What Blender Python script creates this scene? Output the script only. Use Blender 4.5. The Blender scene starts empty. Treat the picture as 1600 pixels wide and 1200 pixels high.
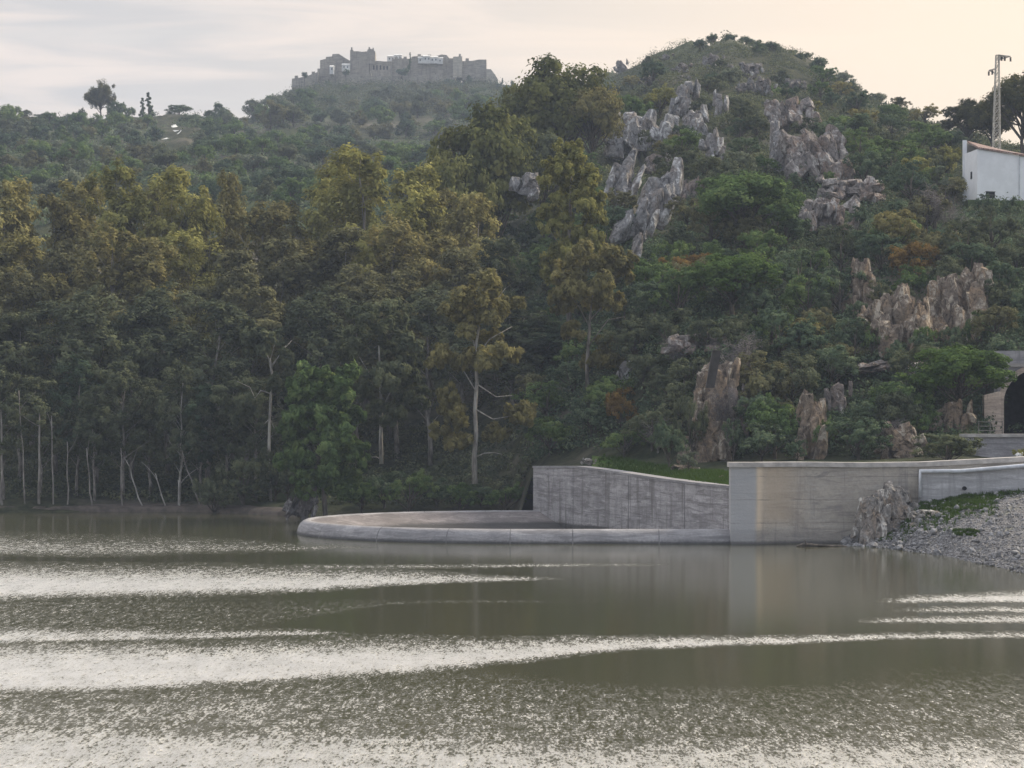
import bpy, bmesh, math, random
import numpy as np
from mathutils import Vector, Matrix, noise as mnoise

S = bpy.context.scene
R = math.radians
H, F, HY = 8.0, 3764.0, 650.0          # eye height above the water, focal length in photo pixels, horizon row

# ------------------------------------------------------------------ camera
cd = bpy.data.cameras.new('camera'); cam = bpy.data.objects.new('camera', cd); S.collection.objects.link(cam)
cam.location = (0, 0, H); cam.rotation_euler = (R(90), 0, 0)
cd.sensor_width = 36; cd.lens = 36 * F / 1600; cd.shift_y = 50 / 1600
cd.clip_start = 0.5; cd.clip_end = 6000
S.camera = cam
S.view_settings.view_transform = 'Standard'; S.view_settings.look = 'None'
S.view_settings.exposure = 0.45; S.view_settings.gamma = 1
S.cycles.max_bounces = 6; S.cycles.diffuse_bounces = 2; S.cycles.glossy_bounces = 2
S.cycles.transmission_bounces = 2; S.cycles.volume_bounces = 0; S.cycles.transparent_max_bounces = 6
try: S.cycles.use_denoising = True
except Exception: pass

SUN_AZ, SUN_EL = R(62), R(36)          # to the right of the view direction, veiled by cloud
# ------------------------------------------------------------------ sky
w = bpy.data.worlds.new('World'); S.world = w; w.use_nodes = True
nt = w.node_tree; nt.nodes.clear()
def N(t, **k):
    n = nt.nodes.new(t)
    for a, b in k.items(): setattr(n, a, b)
    return n
def math_node(op, a, b=None, c=None, clamp=False):
    n = N('ShaderNodeMath', operation=op, use_clamp=clamp)
    for i, v in enumerate((a, b, c)):
        if v is None: continue
        if hasattr(v, 'is_output'): nt.links.new(v, n.inputs[i])
        else: n.inputs[i].default_value = v
    return n.outputs[0]
def mixc(fac, a, b):
    n = N('ShaderNodeMix', data_type='RGBA')
    for v, i in ((fac, 0), (a, 6), (b, 7)):
        if hasattr(v, 'is_output'): nt.links.new(v, n.inputs[i])
        elif i == 0: n.inputs[0].default_value = v
        else: n.inputs[i].default_value = (*v, 1)
    return n.outputs[2]
def mrange(v, a, b, c=0.0, d=1.0, smooth=True):
    n = N('ShaderNodeMapRange', interpolation_type='SMOOTHSTEP' if smooth else 'LINEAR')
    nt.links.new(v, n.inputs[0])
    for i, x in enumerate((a, b, c, d)): n.inputs[i + 1].default_value = x
    return n.outputs[0]
def noise_tex(vec, scale, detail=4, rough=0.55, dist=0.0):
    n = N('ShaderNodeTexNoise'); n.inputs['Scale'].default_value = scale; n.inputs['Detail'].default_value = detail
    n.inputs['Roughness'].default_value = rough; n.inputs['Distortion'].default_value = dist
    if vec is not None: nt.links.new(vec, n.inputs['Vector'])
    return n.outputs[0]
def mapped(vec, scale, loc=(0, 0, 0), rot=(0, 0, 0)):
    n = N('ShaderNodeMapping'); nt.links.new(vec, n.inputs[0])
    n.inputs['Scale'].default_value = scale; n.inputs['Location'].default_value = loc; n.inputs['Rotation'].default_value = rot
    return n.outputs[0]
tc = N('ShaderNodeTexCoord')
sky = N('ShaderNodeTexSky', sky_type='NISHITA'); sky.sun_disc = False
sky.sun_elevation = SUN_EL; sky.sun_rotation = SUN_AZ; sky.altitude = 60; sky.dust_density = 3.0
skyc = N('ShaderNodeVectorMath', operation='SCALE'); nt.links.new(sky.outputs[0], skyc.inputs[0]); skyc.inputs[3].default_value = 0.10
sep = N('ShaderNodeSeparateXYZ'); nt.links.new(tc.outputs['Generated'], sep.inputs[0])
z = sep.outputs[2]
band = noise_tex(mapped(tc.outputs['Generated'], (2.2, 2.2, 22), rot=(0, R(3), 0)), 3.0, 6, 0.55, 0.6)
band2 = noise_tex(mapped(tc.outputs['Generated'], (5, 5, 60), loc=(3, 1, 0), rot=(0, R(2), 0)), 2.0, 5, 0.6, 0.3)
sd = (math.sin(R(15)) * math.cos(R(7)), math.cos(R(15)) * math.cos(R(7)), math.sin(R(7)))
dotn = N('ShaderNodeVectorMath', operation='DOT_PRODUCT'); nt.links.new(tc.outputs['Generated'], dotn.inputs[0]); dotn.inputs[1].default_value = sd
glow = math_node('POWER', mrange(dotn.outputs['Value'], 0.90, 1.0, smooth=False), 2.2)
cloud = mixc(mrange(band, 0.38, 0.64), (0.56, 0.53, 0.51), (0.78, 0.675, 0.60))
cloud = mixc(math_node('MULTIPLY', mrange(band2, 0.45, 0.7), 0.45), cloud, (0.64, 0.605, 0.565))
cloud = mixc(math_node('MULTIPLY', glow, 1.0), cloud, (0.98, 0.78, 0.56))
front = mrange(sep.outputs[1], -0.5, 0.4)
high = mrange(z, 0.2, 0.85)
over = mixc(front, (1.18, 1.24, 1.40), (1.42, 1.42, 1.46))       # thinner, bluer cloud overhead and behind
cloud = mixc(high, cloud, over)
behind = mixc(front, (0.50, 0.54, 0.62), (0.80, 0.72, 0.66))
cloud = mixc(math_node('MULTIPLY', math_node('SUBTRACT', 1.0, front), 0.85), cloud, behind)
final = mixc(0.88, skyc.outputs[0], cloud)
bg = N('ShaderNodeBackground'); nt.links.new(final, bg.inputs[0]); bg.inputs[1].default_value = 1.0
out = N('ShaderNodeOutputWorld'); nt.links.new(bg.outputs[0], out.inputs[0])

# ------------------------------------------------------------------ sun
sl = bpy.data.lights.new('sun', 'SUN'); so = bpy.data.objects.new('sun', sl); S.collection.objects.link(so)
sl.energy = 3.4; sl.angle = R(11); sl.color = (1.0, 0.86, 0.64)
sdir = Vector((math.sin(SUN_AZ) * math.cos(SUN_EL), math.cos(SUN_AZ) * math.cos(SUN_EL), math.sin(SUN_EL)))
so.rotation_euler = sdir.to_track_quat('Z', 'Y').to_euler()

# ------------------------------------------------------------------ helpers
rng = np.random.default_rng(11); random.seed(11)
def pt(px, py, Y): return Vector(((px - 800) / F * Y, Y, H + (HY - py) / F * Y))
def link(o, parent=None):
    S.collection.objects.link(o)
    if parent is not None: o.parent = parent
    return o
def tag(o, label=None, cat=None, group=None, kind=None):
    if label: o['label'] = label
    if cat: o['category'] = cat
    if group: o['group'] = group
    if kind: o['kind'] = kind
    return o
def empty(name, loc=(0, 0, 0), rz=0):
    o = bpy.data.objects.new(name, None); o.location = loc; o.rotation_euler = (0, 0, rz); o.empty_display_size = 1
    return link(o)
def mesh_obj(name, verts, faces, m, parent=None, smooth=False):
    me = bpy.data.meshes.new(name); me.from_pydata([tuple(v) for v in verts], [], faces); me.update()
    if m: me.materials.append(m)
    if smooth: me.polygons.foreach_set('use_smooth', [True] * len(me.polygons))
    return link(bpy.data.objects.new(name, me), parent)
def bm_obj(name, bm, m, parent=None, smooth=False):
    bmesh.ops.recalc_face_normals(bm, faces=bm.faces)
    me = bpy.data.meshes.new(name); bm.to_mesh(me); bm.free()
    if m: me.materials.append(m)
    if smooth: me.polygons.foreach_set('use_smooth', [True] * len(me.polygons))
    return link(bpy.data.objects.new(name, me), parent)
def np_mesh(name, V, Q, m, tone=None, smooth=False):
    me = bpy.data.meshes.new(name); n = len(V); k = Q.shape[1]; f = len(Q)
    me.vertices.add(n); me.vertices.foreach_set('co', V.astype(np.float32).ravel())
    me.loops.add(f * k); me.loops.foreach_set('vertex_index', Q.astype(np.int32).ravel())
    me.polygons.add(f); me.polygons.foreach_set('loop_start', np.arange(0, f * k, k, dtype=np.int32))
    if smooth: me.polygons.foreach_set('use_smooth', np.ones(f, bool))
    if tone is not None:
        a = me.attributes.new('tone', 'FLOAT', 'FACE'); a.data.foreach_set('value', tone.astype(np.float32))
    me.update(calc_edges=True)
    if m: me.materials.append(m)
    return me

# ------------------------------------------------------------------ materials
def newmat(name):
    global nt
    m = bpy.data.materials.new(name); m.use_nodes = True; nt = m.node_tree; nt.nodes.clear()
    o = N('ShaderNodeOutputMaterial')
    return m, o
def principled(col, rough=0.8, bump=None, spec=0.3, bstr=0.5, bdist=0.1):
    p = N('ShaderNodeBsdfPrincipled')
    if hasattr(col, 'is_output'): nt.links.new(col, p.inputs['Base Color'])
    else: p.inputs['Base Color'].default_value = (*col, 1)
    p.inputs['Roughness'].default_value = rough; p.inputs['Specular IOR Level'].default_value = spec
    if bump is not None:
        b = N('ShaderNodeBump'); b.inputs['Strength'].default_value = bstr; b.inputs['Distance'].default_value = bdist
        nt.links.new(bump, b.inputs['Height']); nt.links.new(b.outputs[0], p.inputs['Normal'])
    return p.outputs[0]
def foliage(name, cols, trans=0.35, tip=None):
    """leaf material: a few leaf colours, varied per leaf clump and per tree"""
    m, o = newmat(name)
    oi = N('ShaderNodeObjectInfo'); at = N('ShaderNodeAttribute', attribute_name='tone')
    t = math_node('ADD', math_node('MULTIPLY', at.outputs['Fac'], 0.75), math_node('MULTIPLY', oi.outputs['Random'], 0.25))
    r = N('ShaderNodeValToRGB'); nt.links.new(t, r.inputs[0]); e = r.color_ramp.elements
    e[0].position = 0.15; e[0].color = (*cols[0], 1); e[1].position = 0.85; e[1].color = (*cols[-1], 1)
    for i, c in enumerate(cols[1:-1]):
        x = e.new(0.15 + 0.7 * (i + 1) / (len(cols) - 1)); x.color = (*c, 1)
    d = N('ShaderNodeBsdfDiffuse'); tr = N('ShaderNodeBsdfTranslucent')
    nt.links.new(r.outputs[0], d.inputs[0]); nt.links.new(r.outputs[0], tr.inputs[0])
    mx = N('ShaderNodeMixShader'); mx.inputs[0].default_value = trans
    nt.links.new(d.outputs[0], mx.inputs[1]); nt.links.new(tr.outputs[0], mx.inputs[2]); nt.links.new(mx.outputs[0], o.inputs[0])
    return m
LEAF = {
 'moss': foliage('leaf_moss', [(.07, .08, .034), (.15, .16, .058), (.26, .255, .09)], .3),
 'golden': foliage('leaf_golden', [(.12, .112, .048), (.25, .23, .092), (.39, .355, .15)], .3),
 'olive':  foliage('leaf_olive', [(0.112, 0.106, 0.050), (0.213, 0.196, 0.084), (0.336, 0.297, 0.123)], .3),
 'brown':  foliage('leaf_brown', [(0.083, 0.083, 0.048), (0.155, 0.154, 0.081), (0.247, 0.236, 0.121)], .3),
 'yellow': foliage('leaf_yellow', [(.11, .115, .042), (.23, .228, .078), (.37, .35, .12)], .3),
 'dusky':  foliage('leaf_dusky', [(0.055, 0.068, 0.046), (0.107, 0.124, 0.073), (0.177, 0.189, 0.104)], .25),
 'green':  foliage('leaf_green', [(0.060, 0.094, 0.042), (0.120, 0.180, 0.066), (0.216, 0.270, 0.102)], .25),
 'bright': foliage('leaf_bright', [(.045, .078, .026), (.095, .150, .045), (.17, .235, .075)], .3),
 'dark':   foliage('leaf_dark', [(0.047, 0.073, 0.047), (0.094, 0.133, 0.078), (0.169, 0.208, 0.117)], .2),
 'grey':   foliage('leaf_grey', [(0.081, 0.098, 0.069), (0.149, 0.172, 0.115), (0.241, 0.259, 0.172)], .2),
 'rust':   foliage('leaf_rust', [(.12, .08, .03), (.23, .15, .05), (.34, .23, .08)], .3),
 'mauve':  foliage('twig_mauve', [(.085, .075, .082), (.14, .125, .135), (.22, .20, .21)], .15),
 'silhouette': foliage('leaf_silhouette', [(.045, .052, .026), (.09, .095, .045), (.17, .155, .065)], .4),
}
def bark(name, a, b):
    m, o = newmat(name); t = N('ShaderNodeTexCoord')
    n = noise_tex(mapped(t.outputs['Object'], (3, 3, .7)), 1.2, 5, .6)
    nt.links.new(principled(mixc(mrange(n, .35, .65), a, b), .85, n), o.inputs[0]); return m
BARK_PALE = bark('bark_pale', (.13, .115, .10), (.30, .275, .245))
BARK_WHITE = bark('bark_white', (.20, .185, .165), (.42, .40, .36))
BARK_DARK = bark('bark_dark', (.05, .042, .035), (.13, .11, .09))

def rock_mat(name, grey, tan, white, k=1.0):
    m, o = newmat(name); t = N('ShaderNodeTexCoord'); P = t.outputs['Object']
    n1 = noise_tex(P, .35 * k, 5, .6, .5); n2 = noise_tex(mapped(P, (1, 1, .45), rot=(.2, .3, 0)), 1.3 * k, 8, .7, .8)
    n3 = noise_tex(P, 3.2 * k, 8, .7)
    c = mixc(mrange(n1, .42, .60), grey, tan)
    c = mixc(mrange(n2, .52, .60), c, white)
    c = mixc(mrange(n2, .44, .36), c, tuple(x * .22 for x in grey))
    c = mixc(math_node('MULTIPLY', mrange(n3, .56, .40), .55), c, tuple(x * .35 for x in grey))
    h = math_node('ADD', n2, math_node('MULTIPLY', n3, .4))
    nt.links.new(principled(c, .9, h, .2, 1.0, .5 / k), o.inputs[0]); return m
ROCK_PALE = rock_mat('rock_pale', (.36, .352, .355), (.31, .265, .23), (.80, .79, .79), .7)
ROCK_PINK = rock_mat('rock_pink', (.30, .27, .255), (.34, .255, .205), (.60, .56, .53), .7)
ROCK_TAN = rock_mat('rock_tan', (.24, .195, .155), (.36, .265, .18), (.56, .49, .40), 1.0)
ROCK_BANK = rock_mat('rock_bank', (.30, .28, .26), (.34, .27, .21), (.70, .67, .62), 1.5)
ROCK_FAR = rock_mat('rock_far', (.24, .23, .22), (.27, .22, .19), (.45, .44, .43), .5)

def concrete(name, a, b, stain=(.16, .15, .145), lines=1.0, streak=True):
    m, o = newmat(name); t = N('ShaderNodeTexCoord'); P = t.outputs['Object']
    n1 = noise_tex(P, .45, 6, .65, .6); n2 = noise_tex(mapped(P, (1.6, 1.6, .16)), 1.0, 6, .65)
    n3 = noise_tex(mapped(P, (.35, .35, 3.0), rot=(0, R(2), 0)), 1.1, 7, .7, .7); n4 = noise_tex(P, 6, 6, .7)
    c = mixc(mrange(n1, .36, .64), a, b)
    c = mixc(math_node('MULTIPLY', mrange(n3, .50, .66), .65), c, tuple(min(1, x * 1.45) for x in b))
    if streak: c = mixc(math_node('MULTIPLY', mrange(n2, .50, .68), .8), c, stain)
    c = mixc(math_node('MULTIPLY', mrange(n3, .47, .40), .6), c, stain)
    c = mixc(math_node('MULTIPLY', mrange(n4, .58, .42), .25), c, stain)
    # horizontal lift joints left by the formwork, broken up by wear
    sp = N('ShaderNodeSeparateXYZ'); nt.links.new(P, sp.inputs[0])
    j = math_node('PINGPONG', math_node('ADD', sp.outputs[2], math_node('MULTIPLY', n1, .22)), .62)
    jl = math_node('MULTIPLY', mrange(j, .035, .0), mrange(n3, .40, .56))
    c = mixc(math_node('MULTIPLY', jl, .75 * lines), c, tuple(x * .45 for x in a))
    # wet dark line just above the water
    wet = mrange(math_node('ADD', sp.outputs[2], math_node('MULTIPLY', n4, .16)), .36, .12)
    c = mixc(math_node('MULTIPLY', wet, .8), c, (.035, .035, .034))
    h = math_node('ADD', n3, math_node('MULTIPLY', n4, .5))
    nt.links.new(principled(c, .88, h, .25, .7, .06), o.inputs[0]); return m
CONC = concrete('concrete_weathered', (.26, .25, .255), (.40, .385, .39))
CONC_LIGHT = concrete('concrete_light', (.36, .335, .31), (.52, .48, .44), (.25, .235, .22))
CONC_WEIR = concrete('concrete_weir', (.23, .225, .23), (.31, .30, .305), (.16, .155, .16), .0, False)
CONC_APRON = concrete('concrete_apron', (.16, .143, .139), (.235, .212, .206), (.12, .11, .108), .0, True)
def flat(name, col, rough=.8, var=.25, sc=2.0, spec=.3):
    m, o = newmat(name); t = N('ShaderNodeTexCoord'); n = noise_tex(t.outputs['Object'], sc, 6, .6)
    c = mixc(mrange(n, .35, .65), tuple(x * (1 - var) for x in col), tuple(min(1, x * (1 + var)) for x in col))
    nt.links.new(principled(c, rough, n, spec, .3, .03), o.inputs[0]); return m
COPING = flat('coping', (.42, .395, .37), .8, .2, 1.5)
WHITE = flat('whitewash', (.80, .81, .83), .8, .05, .7)
WHITE_OLD = flat('whitewash_old', (.62, .62, .60), .8, .15, .7)
DARK = flat('dark_opening', (.012, .012, .014), .9, .2)
METAL = flat('galvanised', (.13, .125, .12), .5, .2, 3)
LATTICE = flat('lattice_steel', (.42, .40, .36), .6, .2, 3)
PIPE = flat('pipe_grey', (.55, .57, .60), .5, .15, 1.2)
ASPH = flat('asphalt', (.06, .06, .06), .9, .2)
STONE = concrete('stone_wall', (.27, .26, .27), (.36, .345, .35), (.19, .185, .19), 1.0)
STONE_WARM = concrete('stone_warm', (.42, .34, .28), (.54, .45, .37), (.28, .23, .2), .6)
CASTLE = concrete('castle_stone', (.26, .235, .195), (.37, .335, .275), (.16, .145, .125), .2)
CASTLE_LT = concrete('castle_stone_pale', (.36, .33, .27), (.46, .42, .34), (.26, .24, .2), .2)
DARK_MATT = flat('dark_matt', (.05, .045, .042), .8, .2)

m, o = newmat('roof_tiles'); TILE = m
t = N('ShaderNodeTexCoord'); P = t.outputs['Object']
n = noise_tex(P, 3.5, 5, .7); n2 = noise_tex(P, .8, 3)
wv = N('ShaderNodeTexWave', bands_direction='X'); wv.inputs['Scale'].default_value = 1.6; nt.links.new(P, wv.inputs[0])
c = mixc(mrange(n, .35, .65), (.19, .125, .11), (.38, .27, .235)); c = mixc(math_node('MULTIPLY', mrange(n2, .5, .7), .5), c, (.45, .42, .40))
nt.links.new(principled(c, .9, wv.outputs[1], .2, 1, .06), o.inputs[0])

m, o = newmat('hill_ground'); GROUND = m
t = N('ShaderNodeTexCoord'); P = t.outputs['Object']
n1 = noise_tex(P, .05, 6, .6); n2 = noise_tex(P, .6, 7, .7); n3 = noise_tex(P, .018, 3)
c = mixc(mrange(n2, .38, .62), (.025, .030, .018), (.06, .062, .035))
c = mixc(math_node('MULTIPLY', mrange(n1, .52, .68), .7), c, (.17, .15, .12))
c = mixc(math_node('MULTIPLY', mrange(n3, .5, .62), .4), c, (.06, .09, .035))
nt.links.new(principled(c, .95, n2, .1, 1, .6), o.inputs[0])

m, o = newmat('grass_sward'); GRASS = m
t = N('ShaderNodeTexCoord'); P = t.outputs['Object']
n1 = noise_tex(P, .8, 6, .65); n2 = noise_tex(P, 9, 4, .7)
c = mixc(mrange(n1, .36, .62), (.075, .15, .022), (.13, .17, .05)); c = mixc(math_node('MULTIPLY', mrange(n2, .55, .4), .6), c, (.03, .05, .015))
nt.links.new(principled(c, .95, n2, .1, 1, .2), o.inputs[0])

m, o = newmat('riprap_gravel'); GRAVEL = m
t = N('ShaderNodeTexCoord'); P = t.outputs['Object']
v = N('ShaderNodeTexVoronoi'); v.inputs['Scale'].default_value = 3.2; nt.links.new(P, v.inputs['Vector'])
v2 = N('ShaderNodeTexVoronoi'); v2.inputs['Scale'].default_value = 7.5; nt.links.new(P, v2.inputs['Vector'])
n1 = noise_tex(P, .5, 6, .6)
sc_ = N('ShaderNodeSeparateColor'); nt.links.new(v.outputs['Color'], sc_.inputs[0])
c = mixc(sc_.outputs[0], (.19, .187, .19), (.35, .345, .35)); c = mixc(mrange(v2.outputs['Distance'], .30, .65), c, (.12, .115, .115))
c = mixc(math_node('MULTIPLY', mrange(n1, .55, .66), .55), c, (.16, .16, .11))
hh = math_node('ADD', v.outputs['Distance'], math_node('MULTIPLY', v2.outputs['Distance'], .6))
nt.links.new(principled(c, .92, math_node('MULTIPLY', hh, -1), .2, 1, .25), o.inputs[0])

m, o = newmat('reservoir_water'); WATER = m
t = N('ShaderNodeTexCoord'); P = t.outputs['Object']
at = N('ShaderNodeAttribute', attribute_name='wind'); rp = at.outputs['Fac']
patch = noise_tex(mapped(P, (.10, .035, 1)), 1.0, 5, .6, .3)
fine = noise_tex(mapped(P, (.9, .22, 1)), 1.0, 4, .6)
wind = math_node('ADD', rp, math_node('MULTIPLY', math_node('SUBTRACT', fine, .5), math_node('MULTIPLY', mrange(rp, .02, .25), .55)))
wind = mrange(wind, .0, 1.0, smooth=False)
r1 = noise_tex(mapped(P, (13, 3.0, 1), rot=(0, 0, 0)), 1.0, 4, .65, .0)
r2 = noise_tex(mapped(P, (4.6, .85, 1), loc=(3, 7, 0)), 1.0, 3, .55)
rr = math_node('ADD', math_node('MULTIPLY', r1, .62), math_node('MULTIPLY', r2, .38))
# small wavelets stand up where the wind touches: few in a light breeze, everywhere in a strong one
gust = noise_tex(mapped(P, (1.2, .25, 1), loc=(9, 4, 0)), 1.0, 3, .5)
fleck = mrange(math_node('ADD', rr, math_node('MULTIPLY', wind, .235)), .525, .77)
lit = math_node('MULTIPLY', fleck, math_node('MULTIPLY', math_node('ADD', .70, math_node('MULTIPLY', wind, .30)), mrange(gust, .3, .68, .58, 1.0)))
lit = math_node('MULTIPLY', lit, mrange(wind, .01, .12))
hgt = math_node('MULTIPLY', math_node('ADD', .010, math_node('MULTIPLY', lit, .8)), rr)
b = N('ShaderNodeBump'); b.inputs['Strength'].default_value = 1; b.inputs['Distance'].default_value = .12; nt.links.new(hgt, b.inputs['Height'])
fr = N('ShaderNodeFresnel'); fr.inputs[0].default_value = 1.33; nt.links.new(b.outputs[0], fr.inputs['Normal'])
gl = N('ShaderNodeBsdfGlossy'); gl.inputs['Color'].default_value = (.98, .97, .94, 1); nt.links.new(b.outputs[0], gl.inputs['Normal'])
nt.links.new(mrange(lit, 0, .4, .11, .30), gl.inputs['Roughness'])
df = N('ShaderNodeBsdfDiffuse'); df.inputs[0].default_value = (.058, .057, .031, 1)
mx = N('ShaderNodeMixShader'); nt.links.new(math_node('ADD', mrange(fr.outputs[0], 0.0, 0.70, .0, .70, False), math_node('MULTIPLY', lit, .70), None, True), mx.inputs[0])
nt.links.new(df.outputs[0], mx.inputs[1]); nt.links.new(gl.outputs[0], mx.inputs[2]); nt.links.new(mx.outputs[0], o.inputs[0])

# ------------------------------------------------------------------ terrain
def zz(y, Y): return H + (HY - y) / F * Y
COLS = [  # px : knots (Y, z)
 (-900, [(197,-1.6),(203,1.0),(240,5),(350,36),(500,60),(650,85),(900,30),(1400,-2)]),
 (0,    [(197,-1.6),(203,1.0),(240,5),(350,zz(335,350)),(500,zz(250,500)),(650,zz(190,650)),(900,30),(1400,-2)]),
 (290,  [(197,-1.6),(203,1.0),(240,5),(350,zz(335,350)),(500,zz(245,500)),(700,zz(184,700)),(950,30),(1400,-2)]),
 (370,  [(194,-1.6),(201,1.0),(240,5),(350,zz(335,350)),(520,zz(245,520)),(760,zz(192,760)),(980,30),(1400,-2)]),
 (430,  [(190,-1.6),(197,1.0),(240,5),(350,zz(335,350)),(560,zz(235,560)),(850,zz(164,850)),(1100,40),(1500,-2)]),
 (480,  [(186,-1.6),(191,.8),(240,6),(350,zz(335,350)),(600,zz(230,600)),(930,zz(138,930)),(1200,50),(1500,-2)]),
 (560,  [(186,-1.6),(190,.8),(240,7),(345,zz(335,345)),(620,zz(228,620)),(980,zz(129,980)),(1200,60),(1500,-2)]),
 (700,  [(186,-1.6),(190,.8),(235,8),(320,zz(335,320)),(620,zz(228,620)),(980,zz(128,980)),(1200,60),(1500,-2)]),
 (765,  [(186,-1.6),(190,.8),(230,10),(310,zz(335,310)),(600,zz(225,600)),(975,zz(131,975)),(1200,60),(1500,-2)]),
 (800,  [(186,-1.6),(190,.8),(225,11),(305,zz(330,305)),(560,zz(225,560)),(950,zz(142,950)),(1200,60),(1500,-2)]),
 (834,  [(183,3.6),(189,4.2),(222,13),(300,zz(325,300)),(500,zz(230,500)),(880,zz(150,880)),(1200,60),(1500,-2)]),
 (870,  [(179,3.7),(186,4.6),(220,14),(295,zz(325,295)),(450,zz(235,450)),(800,zz(150,800)),(1100,60),(1500,-2)]),
 (950,  [(171,3.7),(180,4.8),(205,15),(250,zz(330,250)),(380,zz(190,380)),(640,zz(118,640)),(1000,50),(1500,-2)]),
 (1030, [(163,3.6),(177,4.9),(190,zz(540,190)),(225,zz(400,225)),(310,zz(210,310)),(530,zz(84,530)),(900,40),(1500,-2)]),
 (1100, [(156,3.5),(175,4.9),(184,zz(560,184)),(218,zz(415,218)),(300,zz(215,300)),(500,zz(69,500)),(900,40),(1500,-2)]),
 (1140, [(152,3.5),(174,4.9),(183,zz(560,183)),(216,zz(420,216)),(300,zz(215,300)),(480,zz(64,480)),(850,40),(1500,-2)]),
 (1220, [(152.6,4.4),(172,5.0),(184,zz(570,184)),(214,zz(425,214)),(290,zz(225,290)),(460,zz(90,460)),(800,40),(1500,-2)]),
 (1300, [(152.6,4.6),(170,5.0),(184,zz(580,184)),(210,zz(435,210)),(275,zz(245,275)),(440,zz(130,440)),(800,36),(1500,-2)]),
 (1400, [(152.6,4.7),(168,5.1),(182,zz(590,182)),(206,zz(440,206)),(265,zz(265,265)),(420,zz(172,420)),(800,30),(1500,-2)]),
 (1500, [(152.6,4.7),(166,5.3),(182,zz(600,182)),(204,zz(450,204)),(248,zz(318,248)),(345,zz(215,345)),(700,30),(1500,-2)]),
 (1545, [(152.6,4.7),(170,5.3),(182,zz(590,182)),(204,zz(450,204)),(248,zz(319,248)),(340,zz(220,340)),(700,30),(1500,-2)]),
 (1560, [(152.6,4.7),(178,5.4),(178.6,zz(552,178.6)),(205,zz(446,205)),(249,zz(320,249)),(336,zz(225,336)),(700,30),(1500,-2)]),
 (1620, [(152.6,4.7),(178,5.4),(178.6,zz(549,178.6)),(206,zz(440,206)),(250,zz(320,250)),(330,zz(230,330)),(700,30),(1500,-2)]),
 (2600, [(152.6,4.7),(178,5.4),(178.6,zz(549,178.6)),(206,zz(440,206)),(250,zz(320,250)),(330,zz(230,330)),(700,30),(1500,-2)]),
]
CX = np.array([c[0] for c in COLS], float); CK = np.array([c[1] for c in COLS], float)   # cols, 8, 2
def knots(px):
    i = int(np.clip(np.searchsorted(CX, px) - 1, 0, len(CX) - 2)); t = (px - CX[i]) / (CX[i + 1] - CX[i]); t = min(max(t, 0), 1)
    s = t * t * (3 - 2 * t) * .5 + t * .5
    return CK[i] * (1 - s) + CK[i + 1] * s
def tnoise(x, Y):
    a = min(1, max(0, (Y - 185) / 60))
    n = mnoise.fractal(Vector((x * .03, Y * .03, 3.1)), 1.0, 2.0, 4)
    n2 = mnoise.noise(Vector((x * .16, Y * .16, 7.7)))
    fade = 1 if Y < 600 else max(.3, 1 - (Y - 600) / 500)
    n3 = mnoise.noise(Vector((x * .35, Y * .35, 1.7))) if Y > 240 else 0
    return (n * 2.6 * a + n2 * .9 * (.3 + a) + n3 * .4) * fade
def ground(px, Y, k=None):
    if k is None: k = knots(px)
    z = float(np.interp(Y, k[:, 0], k[:, 1]))
    return z + tnoise((px - 800) / F * Y, Y)
def gxy(x, Y): return ground(800 + x / Y * F, Y)
def hit(px, py, lo=None):
    k = knots(px); Y = k[0, 0] if lo is None else lo
    while Y < k[5, 0]:
        if ground(px, Y, k) >= zz(py, Y): return Y
        Y += 1.0 if Y < 320 else 3
    return k[5, 0]
us = np.concatenate([np.arange(-900, -60, 40), np.arange(-60, 1680, 10), np.arange(1680, 2601, 40)])
rows = 190
V = []; 
seg = [6, 16, 34, 44, 50, 24, 16]
for u in us:
    k = knots(u)
    for i, n in enumerate(seg):
        for j in range(n + (1 if i == 6 else 0)):
            t = j / n; Y = k[i, 0] * (1 - t) + k[i + 1, 0] * t
            V.append(((u - 800) / F * Y, Y, ground(u, Y, k)))
rows = sum(seg) + 1; nu = len(us)
idx = np.arange(nu * rows).reshape(nu, rows)
Q = np.stack([idx[:-1, :-1], idx[1:, :-1], idx[1:, 1:], idx[:-1, 1:]], -1).reshape(-1, 4)
V = np.array(V); c_ = V[Q].mean(1); cpx = 800 + c_[:, 0] / c_[:, 1] * F
Q = Q[~((c_[:, 1] > 176.9) & (c_[:, 1] < 178.62) & (cpx > 1566) & (cpx < 1702))]          # mouth of the tunnel
o = link(bpy.data.objects.new('hillside', np_mesh('hillside', np.array(V), Q, GROUND, smooth=True))); tag(o, kind='structure')
o = mesh_obj('ground', [(-1500, -500, -3), (1500, -500, -3), (1500, 1700, -3), (-1500, 1700, -3)], [(0, 1, 2, 3)], GROUND); tag(o, kind='structure')

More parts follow.
